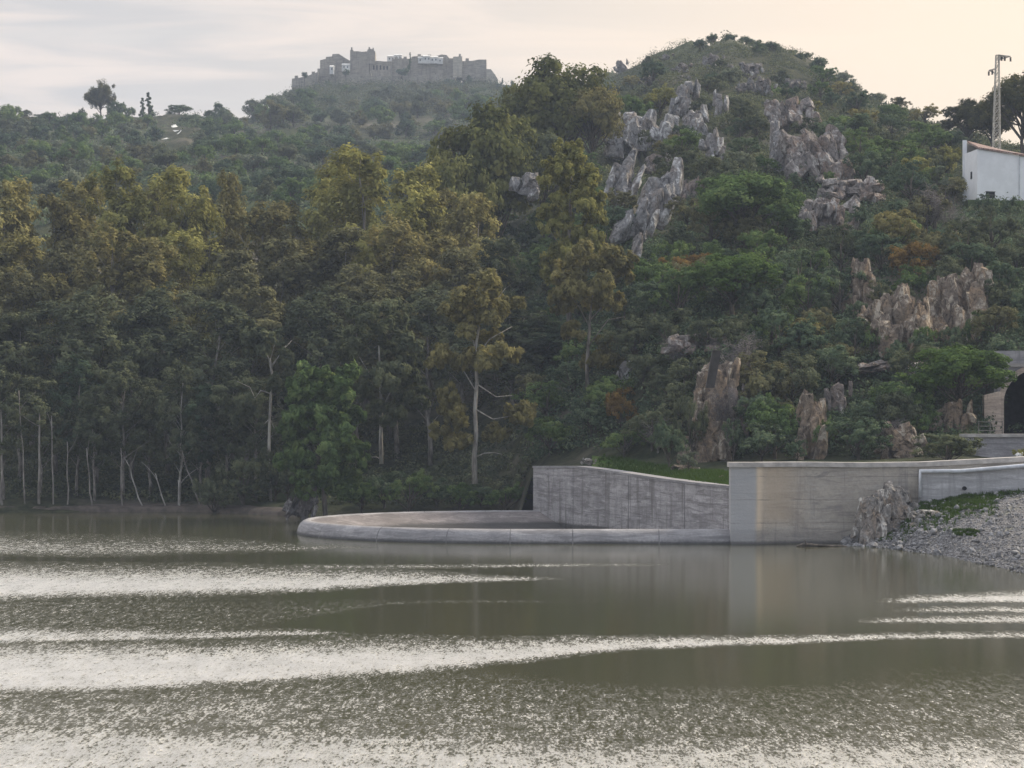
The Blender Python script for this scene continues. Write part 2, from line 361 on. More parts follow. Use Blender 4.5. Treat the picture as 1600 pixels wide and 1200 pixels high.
# ------------------------------------------------------------------ water, with the wind patches that roughen it
STREAKS = [ # list of (px, ytop, ybot, strength)
 [(-400,836,872,.5),(0,838,868,.5),(250,842,866,.42),(430,848,862,.38),(560,853,857,.3),(600,855,856,0)],
 [(-400,893,940,1),(0,895,936,1),(250,894,930,.95),(450,893,920,.9),(650,897,911,.85),(820,902,906,.7),(900,904,905,0)],
 [(380,884,888,0),(480,884,888,.5),(700,884,887,.7),(860,882,885,.7),(1000,882,884,.5),(1060,882,883,0)],
 [(-400,982,1012,.9),(0,984,1006,.8),(250,983,998,.65),(480,986,993,.6),(560,989,991,0)],
 [(-400,936,985,.30),(0,936,984,.26),(200,932,984,.20),(380,936,980,.12),(620,938,945,.10),(800,938,943,.12),(900,940,942,0)],
 [(-400,1012,1085,1),(0,1012,1082,1),(200,1012,1077,1),(420,1012,1066,1),(600,1008,1052,1),(800,1005,1034,.95),(950,1001,1018,.9),(1150,996,1006,.85),(1400,991,998,.75),(1600,989,996,.75),(2000,988,996,.7)],
 [(-400,1080,1420,.47),(0,1082,1420,.47),(400,1070,1420,.42),(650,1062,1420,.33),(900,1090,1420,.33),(1200,1100,1420,.28),(1500,1084,1420,.30),(2000,1084,1420,.34)],
 [(-400,1130,1450,.9),(0,1130,1450,.9),(500,1140,1450,.8),(1000,1155,1450,.7),(1600,1150,1450,.75),(2000,1150,1450,.75)],
 [(1360,938,941,0),(1420,932,940,.8),(1600,925,942,1),(2000,920,942,1)],
 [(1380,951,955,0),(1450,950,956,.6),(1600,949,957,.7),(2000,948,958,.7)],
 [(1330,968,971,0),(1380,966,972,.7),(1600,964,973,.9),(2000,963,974,.9)],
 [(700,940,943,.0),(800,938,942,.1),(1010,938,942,0)],
 [(1040,1010,1040,0),(1300,1040,1100,.03),(1600,1040,1100,.05)],
]
STREAKS = [np.array(s, float) for s in STREAKS]
def wind_at(px, py):
    w_ = 0.0
    wob = mnoise.noise(Vector((px * .004, py * .02, 1.3))) * 5 + mnoise.noise(Vector((px * .02, py * .08, 5.3))) * 2.0
    for s in STREAKS:
        if px < s[0, 0] or px > s[-1, 0]: continue
        a = np.interp(px, s[:, 0], s[:, 1]); b_ = np.interp(px, s[:, 0], s[:, 2]); st = np.interp(px, s[:, 0], s[:, 3])
        th = b_ - a; y = py + wob * min(1, th / 14)
        e1 = min(38, 3 + th * .9); e2 = min(16, 2.2 + th * .38)
        if b_ > 1300: e1 = 70
        f = min(1, max(0, (y - a + e1 * .5) / e1)) * min(1, max(0, (b_ - y + e2 * .5) / e2))
        w_ = max(w_, st * f)
    return w_
wx = np.concatenate([np.arange(-1400, -100, 100), np.arange(-100, 1700, 10), np.arange(1700, 3000, 100)])
wy = np.concatenate([[765, 780, 790], np.arange(796, 1215, 1.6), np.array([1230, 1260, 1300, 1400, 1700, 2400, 5000])])
V = []; A = []
for y in wy:
    Y = H * F / (y - HY)
    for x in wx:
        V.append(((x - 800) / F * Y, Y, 0)); A.append(wind_at(min(max(x, -399), 1999), y))
nx, ny = len(wx), len(wy)
idx = np.arange(nx * ny).reshape(ny, nx)
Q = np.stack([idx[:-1, :-1], idx[1:, :-1], idx[1:, 1:], idx[:-1, 1:]], -1).reshape(-1, 4)
V = np.array(V); c_ = V[Q].mean(1)          # the reservoir stops at the weir: none stands inside the basin
ins = (np.hypot(c_[:, 0] - .9, c_[:, 1] - 166.3) < 13.9) | ((c_[:, 0] > .9) & (c_[:, 0] < 15) & (abs(c_[:, 1] - 166.3) < 13.9))
me = np_mesh('water', V, Q[~ins], WATER)
a = me.attributes.new('wind', 'FLOAT', 'POINT'); a.data.foreach_set('value', np.array(A, np.float32))
tag(link(bpy.data.objects.new('water', me)), kind='structure')
Yn = H * F / (5000 - HY)
bigx = 420
hx0, hx1, hy0, hy1 = -15.5, 16, 149.5, 183
o = mesh_obj('water', [(x, y, -.02) for x, y in ((-bigx, -300), (bigx, -300), (bigx, 196), (-bigx, 196), (hx0, hy0), (hx1, hy0), (hx1, hy1), (hx0, hy1))], [(0, 1, 5, 4), (1, 2, 6, 5), (2, 3, 7, 6), (3, 0, 4, 7)], WATER); tag(o, kind='structure')

# ------------------------------------------------------------------ generic solids
def prism(bm, base, z0, z1, tops=None):
    """vertical prism over a plan polygon; z1 may be a list of heights"""
    n = len(base); z1s = z1 if isinstance(z1, (list, tuple)) else [z1] * n
    lo = [bm.verts.new((p[0], p[1], z0)) for p in base]; hi = [bm.verts.new((p[0], p[1], z1s[i])) for i, p in enumerate(base)]
    for i in range(n): bm.faces.new((lo[i], lo[(i + 1) % n], hi[(i + 1) % n], hi[i]))
    bm.faces.new(hi); bm.faces.new(lo[::-1])
def box(bm, x0, x1, y0, y1, z0, z1): prism(bm, [(x0, y0), (x1, y0), (x1, y1), (x0, y1)], z0, z1)
def tube(bm, pts, rad, n=6):
    pts = [Vector(p) for p in pts]; rings = []
    for i, p in enumerate(pts):
        d = (pts[min(i + 1, len(pts) - 1)] - pts[max(i - 1, 0)]).normalized()
        u = d.cross(Vector((0, 1, .13))); u = u.normalized() if u.length > 1e-3 else Vector((1, 0, 0)); v_ = d.cross(u)
        r = rad[i] if isinstance(rad, (list, tuple)) else rad
        rings.append([bm.verts.new(p + (u * math.cos(2 * math.pi * k / n) + v_ * math.sin(2 * math.pi * k / n)) * r) for k in range(n)])
    for a_, b_ in zip(rings, rings[1:]):
        for k in range(n): bm.faces.new((a_[k], a_[(k + 1) % n], b_[(k + 1) % n], b_[k]))
    bm.faces.new(rings[0][::-1]); bm.faces.new(rings[-1])
def wall_strip(bm, line, z0, tops, th):
    """a wall following a plan line (front face), thickness th away from the camera, top heights per point"""
    n = len(line); F_, B_ = [], []
    for i, p in enumerate(line):
        a_ = Vector(line[max(i - 1, 0)]); b_ = Vector(line[min(i + 1, n - 1)]); d = (b_ - a_).normalized(); nn = Vector((-d.y, d.x))
        if nn.y < 0: nn = -nn
        q = Vector(p) + nn * th
        F_.append((bm.verts.new((p[0], p[1], z0)), bm.verts.new((p[0], p[1], tops[i])))); B_.append((bm.verts.new((q.x, q.y, z0)), bm.verts.new((q.x, q.y, tops[i]))))
    for i in range(n - 1):
        bm.faces.new((F_[i][0], F_[i + 1][0], F_[i + 1][1], F_[i][1])); bm.faces.new((B_[i][1], B_[i + 1][1], B_[i + 1][0], B_[i][0]))
        bm.faces.new((F_[i][1], F_[i + 1][1], B_[i + 1][1], B_[i][1])); bm.faces.new((F_[i][0], B_[i][0], B_[i + 1][0], F_[i + 1][0]))
    for i in (0, n - 1): bm.faces.new((F_[i][0], F_[i][1], B_[i][1], B_[i][0]))
def XY(px, Y): return ((px - 800) / F * Y, Y)

# ------------------------------------------------------------------ the round-nosed weir
CXW, CYW, RW = 0.9, 166.3, 15.6
path = []
p_near_end = (13.75, CYW - RW + .0); 
path.append(((13.9, CYW - RW), (0, -1)))
for x in np.linspace(11, 2, 6): path.append(((x, CYW - RW), (0, -1)))
for a_ in np.linspace(-90, -270, 49): path.append(((CXW + RW * math.cos(R(a_)), CYW + RW * math.sin(R(a_))), (math.cos(R(a_)), math.sin(R(a_)))))
path.append(((4.5, CYW + RW), (0, 1))); path.append(((9, CYW + RW), (0, 1)))
prof_crest = [(.25, -2.2), (.12, 0), (0, .42), (-.14, .66), (-.32, .82), (-.52, .90), (-.72, .90), (-.85, .82)]
prof_apron = [(-.85, .82), (-1.3, .70), (-3.4, .22), (-5.6, -.30), (-8.0, -.95), (-10.2, -2.2), (-11.6, -3.6), (-12.4, -5.0)]
def sweep(name, prof, m, parent):
    V, Q = [], []
    for (p, nn) in path:
        for (r, z_) in prof: V.append((p[0] + nn[0] * r, p[1] + nn[1] * r, z_))
    k = len(prof)
    for i in range(len(path) - 1):
        for j in range(k - 1): Q.append((i * k + j, i * k + j + 1, (i + 1) * k + j + 1, (i + 1) * k + j))
    return mesh_obj(name, V, Q, m, parent, True)
we = empty('spillway_weir', (CXW, CYW, 0)); tag(we, 'curved round-nosed concrete weir rim standing just above the reservoir water', 'weir')
for nm, pr, mm in (('crest', prof_crest, CONC_WEIR), ('apron', prof_apron, CONC_APRON)):
    c_ = sweep(nm, pr, mm, we); c_.location = (-CXW, -CYW, 0)
# contraction joints cut across the crest
JM = flat('joint_dark', (.16, .155, .16))
for i in (2, 5, 8, 12, 17, 23, 29, 35, 41, 47, 52):
    bm = bmesh.new(); (p, nn) = path[i]; t_ = (-nn[1] * .035, nn[0] * .035); prev = None
    for (r, z_) in prof_crest[1:]:
        a_ = bm.verts.new((p[0] + nn[0] * (r + .004) - t_[0], p[1] + nn[1] * (r + .004) - t_[1], z_ + .006)); b_ = bm.verts.new((p[0] + nn[0] * (r + .004) + t_[0], p[1] + nn[1] * (r + .004) + t_[1], z_ + .006))
        if prev: bm.faces.new((prev[0], prev[1], b_, a_))
        prev = (a_, b_)
    c_ = bm_obj('joint', bm, JM, we); c_.location = (-CXW, -CYW, 0)
# spillway floor
mesh_obj('spillway_floor', [(-4, 160, -4.9), (13, 160, -4.9), (8, 172, -4.9), (-4, 172, -4.9)], [(0, 1, 2, 3)], CONC_APRON)['kind'] = 'structure'

# ------------------------------------------------------------------ training wall (left) and the tall wall (right)
tw = empty('training_wall', (*XY(833, 182), 0)); tag(tw, 'long grey stained concrete wall sloping down beside the weir, grass along its top', 'wall')
A0 = Vector(XY(833, 182.3)); A1 = Vector(XY(1141, 151.3))
def along(t): return A0.lerp(A1, t)
line, tops = [], []
for t_ in (0, .1, .2, .26, .4, .55, .7, .85, 1):
    p = along(t_); px = 800 + p.x / p.y * F
    yt = np.interp(px, [833, 900, 940, 1000, 1060, 1141], [728, 728, 733, 742, 751, 759])
    line.append(tuple(p)); tops.append(zz(yt, p.y))
bm = bmesh.new(); wall_strip(bm, line, -5.2, [t - .16 for t in tops], .9); c_ = bm_obj('wall_face', bm, CONC, tw); c_.location = -tw.location
bm = bmesh.new()
off = (A1 - A0).normalized(); nn = Vector((off.y, -off.x)); nn = nn if nn.y < 0 else -nn
wall_strip(bm, [tuple(Vector(p) + nn * .05) for p in line], 0, tops, 1.0)
for v_ in bm.verts:
    if v_.co.z == 0:
        d = (Vector((v_.co.x, v_.co.y)) - A0).dot(off) / (A1 - A0).length
        px = min(max(d, 0), 1); v_.co.z = float(np.interp(px, [0, .1, .2, .26, .4, .55, .7, .85, 1], tops)) - .157
c_ = bm_obj('coping', bm, CONC_WEIR, tw); c_.location = -tw.location
bm = bmesh.new()
for t_ in (.235, .53, .80):
    p = along(t_) + nn * .012; d = off * .03
    prism(bm, [(p.x - d.x, p.y - d.y), (p.x + d.x, p.y + d.y), (p.x + d.x - nn.x * .03, p.y + d.y - nn.y * .03), (p.x - d.x - nn.x * .03, p.y - d.y - nn.y * .03)], -5, float(np.interp(t_, [0, .1, .2, .26, .4, .55, .7, .85, 1], tops)) - .17)
c_ = bm_obj('expansion_joint', bm, flat('joint_dark', (.12, .115, .12)), tw); c_.location = -tw.location

rw = empty('spillway_wall', (*XY(1142, 150.3), 0)); tag(rw, 'tall pale concrete wall rising from the water right of the weir, golden glint painted near edge', 'wall')
m, o_ = newmat('concrete_tall'); t = N('ShaderNodeTexCoord'); P = t.outputs['Object']
n1 = noise_tex(P, .35, 6, .65, .6); n3 = noise_tex(mapped(P, (.30, .3, 2.4), rot=(0, R(4), 0)), 1.1, 7, .7, 1.2); n2 = noise_tex(mapped(P, (1.6, 1.6, .14)), 1, 6, .65); n4 = noise_tex(P, 6, 6, .7)
sp = N('ShaderNodeSeparateXYZ'); nt.links.new(P, sp.inputs[0]); X_, Z_ = sp.outputs[0], sp.outputs[2]
c = mixc(mrange(n1, .36, .64), (.34, .305, .265), (.47, .425, .365)); c = mixc(math_node('MULTIPLY', mrange(n3, .50, .64), .45), c, (.52, .49, .45))
c = mixc(math_node('MULTIPLY', mrange(n3, .46, .38), .6), c, (.22, .205, .195)); c = mixc(math_node('MULTIPLY', mrange(n2, .53, .66), .55), c, (.22, .21, .205))
c = mixc(math_node('MULTIPLY', mrange(n4, .58, .42), .2), c, (.2, .2, .2))
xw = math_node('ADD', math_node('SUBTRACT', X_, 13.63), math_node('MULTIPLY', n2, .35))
st = math_node('MULTIPLY', mrange(xw, 1.55, 1.95), mrange(xw, 2.5, 1.95)); c = mixc(math_node('MULTIPLY', st, mrange(Z_, .5, 1.3)), c, (.66, .55, .42))  # sun glint on the wall, painted into its colour as a warm upright streak
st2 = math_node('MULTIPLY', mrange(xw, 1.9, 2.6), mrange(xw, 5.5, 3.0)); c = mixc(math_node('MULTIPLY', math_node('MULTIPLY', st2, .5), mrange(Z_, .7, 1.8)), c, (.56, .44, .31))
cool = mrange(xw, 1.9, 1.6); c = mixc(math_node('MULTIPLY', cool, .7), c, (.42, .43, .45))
j = math_node('PINGPONG', math_node('ADD', Z_, math_node('MULTIPLY', n3, .25)), .72); jl = math_node('MULTIPLY', mrange(j, .04, 0), mrange(n1, .4, .55)); c = mixc(math_node('MULTIPLY', jl, .6), c, (.15, .14, .13))
wet = mrange(math_node('ADD', Z_, math_node('MULTIPLY', n4, .16)), .36, .12); c = mixc(math_node('MULTIPLY', wet, .85), c, (.03, .03, .03))
base_ = mrange(Z_, 1.1, .5); c = mixc(math_node('MULTIPLY', base_, .35), c, (.20, .19, .185))
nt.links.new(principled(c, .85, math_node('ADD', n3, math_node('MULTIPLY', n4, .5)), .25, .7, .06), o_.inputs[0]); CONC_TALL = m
line = [XY(1142, 150.2), XY(1182, 150.2), XY(1190, 150.35), XY(1215, 150.9), XY(1260, 151.2), XY(1350, 151.3), XY(1440, 151.4), XY(1640, 151.4), XY(1800, 151.4), XY(2300, 151.4)]
yt = [722, 722, 722, 722, 722, 723, 722, 712, 706, 690]
tops = [zz(y, 151) for y in yt]
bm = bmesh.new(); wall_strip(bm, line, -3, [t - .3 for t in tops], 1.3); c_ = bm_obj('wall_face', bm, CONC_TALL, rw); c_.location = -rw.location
bm = bmesh.new(); wall_strip(bm, [(p[0] - (.12 if i == 0 else 0), p[1] - .14) for i, p in enumerate(line)], 0, tops, 1.5)
for v_ in bm.verts:
    if v_.co.z == 0: v_.co.z = float(np.interp(v_.co.x, [p[0] for p in line], tops)) - .297
c_ = bm_obj('coping', bm, COPING, rw); c_.location = -rw.location
# lower lighter wall in front on the right, with its pipe
lw = empty('lower_wall', (*XY(1437, 150.6), 2)); tag(lw, 'plain light grey wall panel at the right, pipe along its top, grass at its foot', 'wall')
line = [XY(1437, 150.7), XY(1500, 150.7), XY(1560, 150.65), XY(1640, 150.5), XY(1800, 150.4), XY(2300, 150)]
yt = [736, 736, 731, 724, 712, 690]; tops = [zz(y, 150.7) for y in yt]
bm = bmesh.new(); wall_strip(bm, line, 1.6, [t - .05 for t in tops], .55); c_ = bm_obj('wall_face', bm, concrete('concrete_panel', (.38, .375, .38), (.47, .465, .47), (.30, .295, .3), .0), lw); c_.location = -lw.location
bm = bmesh.new(); tube(bm, [(line[0][0] + .02, line[0][1] - .16, 2.9)] + [(p[0] + (.02 if i == 0 else 0), p[1] - .16, tops[i]) for i, p in enumerate(line)], .13, 8); c_ = bm_obj('pipe', bm, PIPE, lw, True); c_.location = -lw.location
bm = bmesh.new(); p = pt(1507, 763, 150.55); bmesh.ops.create_cone(bm, cap_ends=True, segments=12, radius1=.13, radius2=.13, depth=.2, matrix=Matrix.Translation(p) @ Matrix.Rotation(R(90), 4, 'X'))
c_ = bm_obj('drain_hole', bm, DARK, lw); c_.location = -lw.location

# ------------------------------------------------------------------ right bank
SH = [(1325, 149.5), (1345, 149), (1380, 147), (1420, 144), (1470, 139.5), (1530, 131.5), (1600, 122.5), (1700, 112), (2000, 90), (2500, 68)]
V, Q = [], []; nu_, nv_ = 0, 26
bx = np.concatenate([np.arange(1325, 1700, 5), np.arange(1700, 2500, 40)])
for u in bx:
    Y0 = np.interp(u, [s[0] for s in SH], [s[1] for s in SH]); Y1 = 150.9
    ztop = np.interp(u, [1325, 1400, 1440, 1500, 1600, 1800, 2500], [.4, 1.3, 2.6, 2.95, 3.3, 4.2, 5])
    for j in range(nv_):
        t_ = (j / (nv_ - 1)); Y = Y0 - 2 + (Y1 - Y0 + 2) * t_
        zb = -.35 + (ztop + .35) * (t_ ** .9)
        x = (u - 800) / F * Y
        n_ = mnoise.fractal(Vector((x * 1.1, Y * 1.1, 2)), 1, 2, 4) * .13 + mnoise.noise(Vector((x * 3.3, Y * 3.3, 9))) * .07
        V.append((x, Y, zb + n_))
n = len(bx)
Q = [(i * nv_ + j, (i + 1) * nv_ + j, (i + 1) * nv_ + j + 1, i * nv_ + j + 1) for i in range(n - 1) for j in range(nv_ - 1)]
o = mesh_obj('gravel_bank', V, Q, GRAVEL); tag(o, kind='structure')
BV = np.array(V)
def bank_z(x, Y):
    d = (BV[:, 0] - x) ** 2 + (BV[:, 1] - Y) ** 2; return float(BV[d.argmin(), 2])
# loose stones over the bank: nobody could count them
bm = bmesh.new()
for i in range(5200):
    j = random.randrange(len(BV)); p = BV[j]
    if p[0] > 36 or p[2] < -.1: continue
    s = random.uniform(.04, .10) if random.random() < .965 else random.uniform(.14, .28)
    if p[2] < .08: s *= 1.3
    mtx = Matrix.Translation((p[0] + random.uniform(-.3, .3), p[1] + random.uniform(-.4, .4), p[2] + s * .2)) @ Matrix.Rotation(random.uniform(0, 6), 4, (random.random(), random.random(), 1)) @ Matrix.Diagonal((s * random.uniform(.8, 1.5), s, s * random.uniform(.5, .9), 1))
    r_ = bmesh.ops.create_icosphere(bm, subdivisions=1, radius=1, matrix=mtx)
    for v_ in r_['verts']: v_.co += Vector((random.uniform(-1, 1), random.uniform(-1, 1), random.uniform(-1, 1))) * s * .18
o = bm_obj('loose_stones', bm, flat('stone_grey', (.22, .217, .22), .9, .35, 5)); tag(o, 'loose grey riprap stones covering the sloping bank at the water', 'stones', kind='stuff')

# ------------------------------------------------------------------ grass tufts
def grass(name, pts, label, h=.22, m=GRASS):
    V, T = [], []
    for (x, y, z_) in pts:
        for k in range(7):
            a_ = random.uniform(0, 6.28); l = h * random.uniform(.5, 1.3); r_ = random.uniform(0, .14)
            bx_, by_ = x + math.cos(a_ * 3) * r_, y + math.sin(a_ * 3) * r_
            i = len(V); V += [(bx_ - math.sin(a_) * .03, by_ + math.cos(a_) * .03, z_ - .03), (bx_ + math.sin(a_) * .03, by_ - math.cos(a_) * .03, z_ - .03), (bx_ + math.cos(a_) * l * .5, by_ + math.sin(a_) * l * .5, z_ + l)]
            T.append((i, i + 1, i + 2))
    o = mesh_obj(name, V, T, m); tag(o, label, 'grass', kind='stuff'); return o
G_BLADE = foliage('grass_blade', [(.06, .10, .022), (.11, .17, .04), (.18, .22, .075)], .3)
pts = []
for i in range(2600):
    u = 935 + 206 * random.random() ** .75; k = knots(u); Y = k[0, 0] + random.uniform(.8, 1) * 0 + random.random() ** 1.4 * 9 + .6
    pts.append(((u - 800) / F * Y, Y, ground(u, Y, k)))
grass('grass', pts, 'bright green grass strip along the top of the sloping training wall', .26, G_BLADE)
pts = []
for i in range(2300):
    u = random.triangular(1395, 1600, 1480); Y0 = np.interp(u, [s[0] for s in SH], [s[1] for s in SH])
    Y = 150.6 - abs(random.gauss(0, 1)) * (2.6 if u < 1560 else .8)
    if Y < Y0 + .5: continue
    x = (u - 800) / F * Y; pts.append((x, Y, bank_z(x, Y)))
grass('grass', pts, 'green grass at the foot of the light wall above the gravel', .20, G_BLADE)
for (u0, u1, y0, y1, lab) in ((1340, 1395, 836, 846, 'thin green grass at the foot of the rocks by the water edge'), (1490, 1530, 833, 838, 'small green tuft patch halfway down the gravel bank')):
    pts = []
    for i in range(260):
        u = random.uniform(u0, u1); py = random.uniform(y0, y1); Y = 147
        for Yt in np.arange(124, 150, .5):
            if bank_z((u - 800) / F * Yt, Yt) >= zz(py, Yt): Y = Yt; break
        x = (u - 800) / F * Y; pts.append((x, Y, bank_z(x, Y)))
    grass('grass', pts, lab, .16, G_BLADE)
# the meadow strip under the grass
V, Q = [], []
for u in range(925, 1142, 8):
    k = knots(u)
    for j in range(8):
        Y = k[0, 0] + .1 + j * 1.3; V.append(((u - 800) / F * Y, Y, ground(u, Y, k) + .03))
n = len(range(925, 1142, 8)); Q = [(i * 8 + j, (i + 1) * 8 + j, (i + 1) * 8 + j + 1, i * 8 + j + 1) for i in range(n - 1) for j in range(7)]
tag(mesh_obj('lawn', V, Q, GRASS, smooth=True), kind='structure')

# ------------------------------------------------------------------ rocks
def slab(bm, c, sx, sy, sz, lean=0.0, rnd=random, tilt=0.0):
    t = bmesh.new()
    for _ in range(16):
        p = Vector((rnd.uniform(-1, 1), rnd.uniform(-1, 1), rnd.uniform(-1, 1)))
        mx_ = max(abs(p.x), abs(p.y), abs(p.z)); p = p / mx_ * rnd.uniform(.9, 1)
        tp = 1 - .38 * (p.z * .5 + .5)
        t.verts.new((p.x * sx * tp, p.y * sy * tp, p.z * sz))
    r_ = bmesh.ops.convex_hull(t, input=t.verts)
    bmesh.ops.delete(t, geom=list({e for e in r_['geom_interior'] + r_['geom_unused'] if isinstance(e, bmesh.types.BMVert)}), context='VERTS')
    bmesh.ops.triangulate(t, faces=t.faces)
    bmesh.ops.subdivide_edges(t, edges=t.edges, cuts=2, use_grid_fill=True)
    mt = Matrix.Translation(c) @ Matrix.Rotation(lean, 4, 'Y') @ Matrix.Rotation(tilt, 4, 'X') @ Matrix.Rotation(rnd.uniform(-.5, .5), 4, 'Z')
    sm = min(sx, sy, sz); off_ = rnd.uniform(0, 99)
    me_ = {}
    for v_ in t.verts:
        q = v_.co; nv = mnoise.noise_vector(q * (1.6 / sm) + Vector((off_, 0, 0))); nv2 = mnoise.noise_vector(q * (4 / sm) + Vector((0, off_, 0)))
        me_[v_] = bm.verts.new(mt @ (q + nv * sm * .16 + nv2 * sm * .14))
    for f in t.faces:
        try: bm.faces.new([me_[v_] for v_ in f.verts])
        except ValueError: pass
    t.free()
OUT = []
def outcrop(label, x0, x1, y0, y1, m, lean=0.0, n=9, Y=None, asp=1.6, name='rock_outcrop', taper=0.0, cat='rock', group=None, poke=0.0, big=1.0):
    rnd = random.Random(hash((x0, y0)) & 0xffff)
    Yc = Y or hit((x0 + x1) / 2, y1)
    base = pt((x0 + x1) / 2, y1, Yc)
    bm = bmesh.new(); W_ = (x1 - x0) / F * Yc; Hh = (y1 - y0) / F * Yc
    n = int(n * 2.2 / big ** 1.5)
    for q_ in (.25, .5, .72): slab(bm, Vector((math.tan(lean) * (q_ - .5) * Hh * .6, max(.25, W_ * .16) * 1.2 + q_ * Hh * .35 - poke * .6, Hh * q_)), W_ * .36 * (1 - taper * q_), max(.3, W_ * .14), Hh * .24, lean, rnd)
    for i in range(n):
        fx = rnd.uniform(0, 1); fy = (i + rnd.random()) / n         # 0 bottom .. 1 top
        cx_ = .5 + (fx - .5) * (1 - taper * fy)
        sz = Hh * rnd.uniform(.10, .25) * big; sx = min(max(W_ * rnd.uniform(.06, .15) * big, sz / asp * .4), W_ * .3)
        px = x0 + (x1 - x0) * (cx_ + math.tan(lean) * (fy - .5) * Hh / max(W_, .1) * .6); py = y1 + (y0 - y1) * (.12 + .72 * fy)
        Yi = Y or max(hit(px, py + 8), Yc - 2) if Y is None else Y
        Yi = min(max(Yi, Yc + fy * Hh * .2), Yc + fy * Hh * .6) if Y is None else Y + fy * Hh * .35
        c = pt(px, py, Yi) - base; c.y += sx * .3 - poke
        slab(bm, c, sx, sx * rnd.uniform(.8, 1.2), sz, lean + rnd.uniform(-.12, .12), rnd, rnd.uniform(-.25, .05))
    o = bm_obj(name, bm, m); o.location = base; tag(o, label, cat, group); OUT.append((x0, x1, y0, y1)); return o
G1 = 'pale rock outcrops on the hillside'
outcrop('largest pale grey slab leaning on the hill, lichen white, below the jagged cluster', 978, 1058, 268, 372, ROCK_PALE, .30, 14, taper=.35, poke=1.2, big=1.55, group=G1)
outcrop('thin pale rib of rock running down below the largest leaning slab', 984, 1006, 355, 412, ROCK_PALE, .25, 6, poke=1.0, big=1.55, group=G1)
outcrop('narrow leaning grey slab left of the largest slab on the hill', 952, 1002, 238, 322, ROCK_PALE, .42, 10, taper=.2, poke=1.0, big=1.55, group=G1)
outcrop('jagged cluster of pale spires with ochre patches above the leaning slabs', 945, 1056, 176, 240, ROCK_PALE, .15, 16, asp=2.2, poke=1.0, big=1.55, group=G1)
outcrop('rounded pale crag crowning the left rock ridge below the summit', 1045, 1092, 128, 186, ROCK_PALE, .30, 9, poke=.8, big=1.55, group=G1)
outcrop('broken grey rocks right of the ochre patched spires', 1056, 1106, 172, 214, ROCK_PALE, .05, 8, poke=.8, big=1.55, group=G1)
outcrop('small white striped pinnacle standing alone between the two rock ridges', 1094, 1131, 204, 256, ROCK_PALE, .12, 7, asp=2.4, poke=1.2, big=1.55, group=G1)
outcrop('slim pale rock stack above the white striped pinnacle', 1110, 1135, 142, 184, ROCK_PALE, .05, 6, poke=.8, big=1.55, group=G1)
outcrop('pale rock peeping out left of the tall golden eucalyptus', 803, 850, 266, 306, ROCK_PALE, .25, 7, Y=262, big=1.55, group=G1)
outcrop('pinkish rock right of the largest leaning slab, half hidden by bushes', 1064, 1103, 276, 318, ROCK_PINK, .3, 7, poke=1, big=1.25, group=G1)
outcrop('dark brown rock hollow between the spires and the largest slab', 1000, 1048, 238, 272, ROCK_PINK, .2, 6, poke=.3, big=1.25, group=G1)
outcrop('pale boulder group just under the summit of the peak', 1098, 1132, 84, 108, ROCK_FAR, 0, 6, poke=.8, group=G1)
outcrop('flat pale ledge left under the summit of the peak', 1052, 1084, 98, 116, ROCK_FAR, .5, 5, asp=.8, poke=.8, group=G1)
outcrop('scattered pale boulders right under the summit of the peak', 1150, 1192, 96, 122, ROCK_FAR, 0, 7, poke=.8, group=G1)
outcrop('smooth tan boulder on the left shoulder of the peak, beside big tree', 958, 986, 92, 116, ROCK_FAR, .1, 4, asp=.9, poke=.5, group=G1)
outcrop('grey crag between the summit boulders and the right rock ridge', 1168, 1214, 118, 152, ROCK_FAR, .1, 7, poke=.8, group=G1)
outcrop('row of pink grey spires topping the right rock ridge', 1194, 1272, 156, 206, ROCK_PINK, -.02, 12, asp=2.2, poke=1.5, big=1.25, group=G1)
outcrop('grey shadowed left flank of the right rock ridge', 1196, 1236, 198, 272, ROCK_PALE, .1, 9, asp=2.0, poke=1.0, big=1.55, group=G1)
outcrop('broad pinkish face of the right rock ridge, cracked and layered', 1222, 1320, 200, 286, ROCK_PINK, -.35, 18, asp=1.1, poke=1.5, big=1.25, group=G1)
outcrop('blocky flat-topped pink shelf at the foot of the right rock ridge', 1276, 1376, 276, 318, ROCK_PINK, -.1, 14, asp=.9, poke=2.0, big=1.25, group=G1)
outcrop('reddish broken base of the right rock ridge above olive tree', 1250, 1336, 308, 360, ROCK_PINK, .3, 12, asp=1.0, poke=1.6, big=1.25, group=G1)
G2 = 'tan cliff faces above the spillway'
outcrop('upright tan pillar of rock on the lower slope, pale at its foot', 1326, 1360, 404, 492, ROCK_TAN, 0, 10, asp=1.0, poke=1.4, big=1.35, group=G2)
outcrop('broad tan and grey crag midway up the lower right slope', 1366, 1450, 455, 552, ROCK_TAN, .05, 18, poke=1.9, big=1.35, group=G2)
outcrop('tall ribbed tan crag, the farthest right of the lower cliffs', 1446, 1536, 422, 532, ROCK_TAN, -.05, 20, asp=1.0, poke=1.9, big=1.35, group=G2)
outcrop('narrow reddish cliff column just above the tall spillway wall', 1246, 1284, 610, 718, ROCK_TAN, .05, 14, asp=1.0, poke=1.0, big=1.35, group=G2)
outcrop('main orange brown cliff base standing on the grass strip', 1062, 1142, 655, 736, ROCK_TAN, .15, 18, Y=172.5, asp=1.0, taper=.3, big=1.35, group=G2)
outcrop('upper part of the orange brown cliff, beside the dark slot', 1090, 1150, 560, 668, ROCK_TAN, .12, 16, Y=175.5, asp=1.0, big=1.35, group=G2)
outcrop('grey brown ledge capping the main orange brown cliff', 1036, 1130, 520, 552, ROCK_PINK, -.2, 12, asp=.8, poke=1.3, big=1.25, group=G2)
outcrop('pale grey stone block half hidden left of the main cliff', 962, 988, 562, 600, ROCK_PALE, .2, 6, poke=2.0, big=1.55, group=G2)
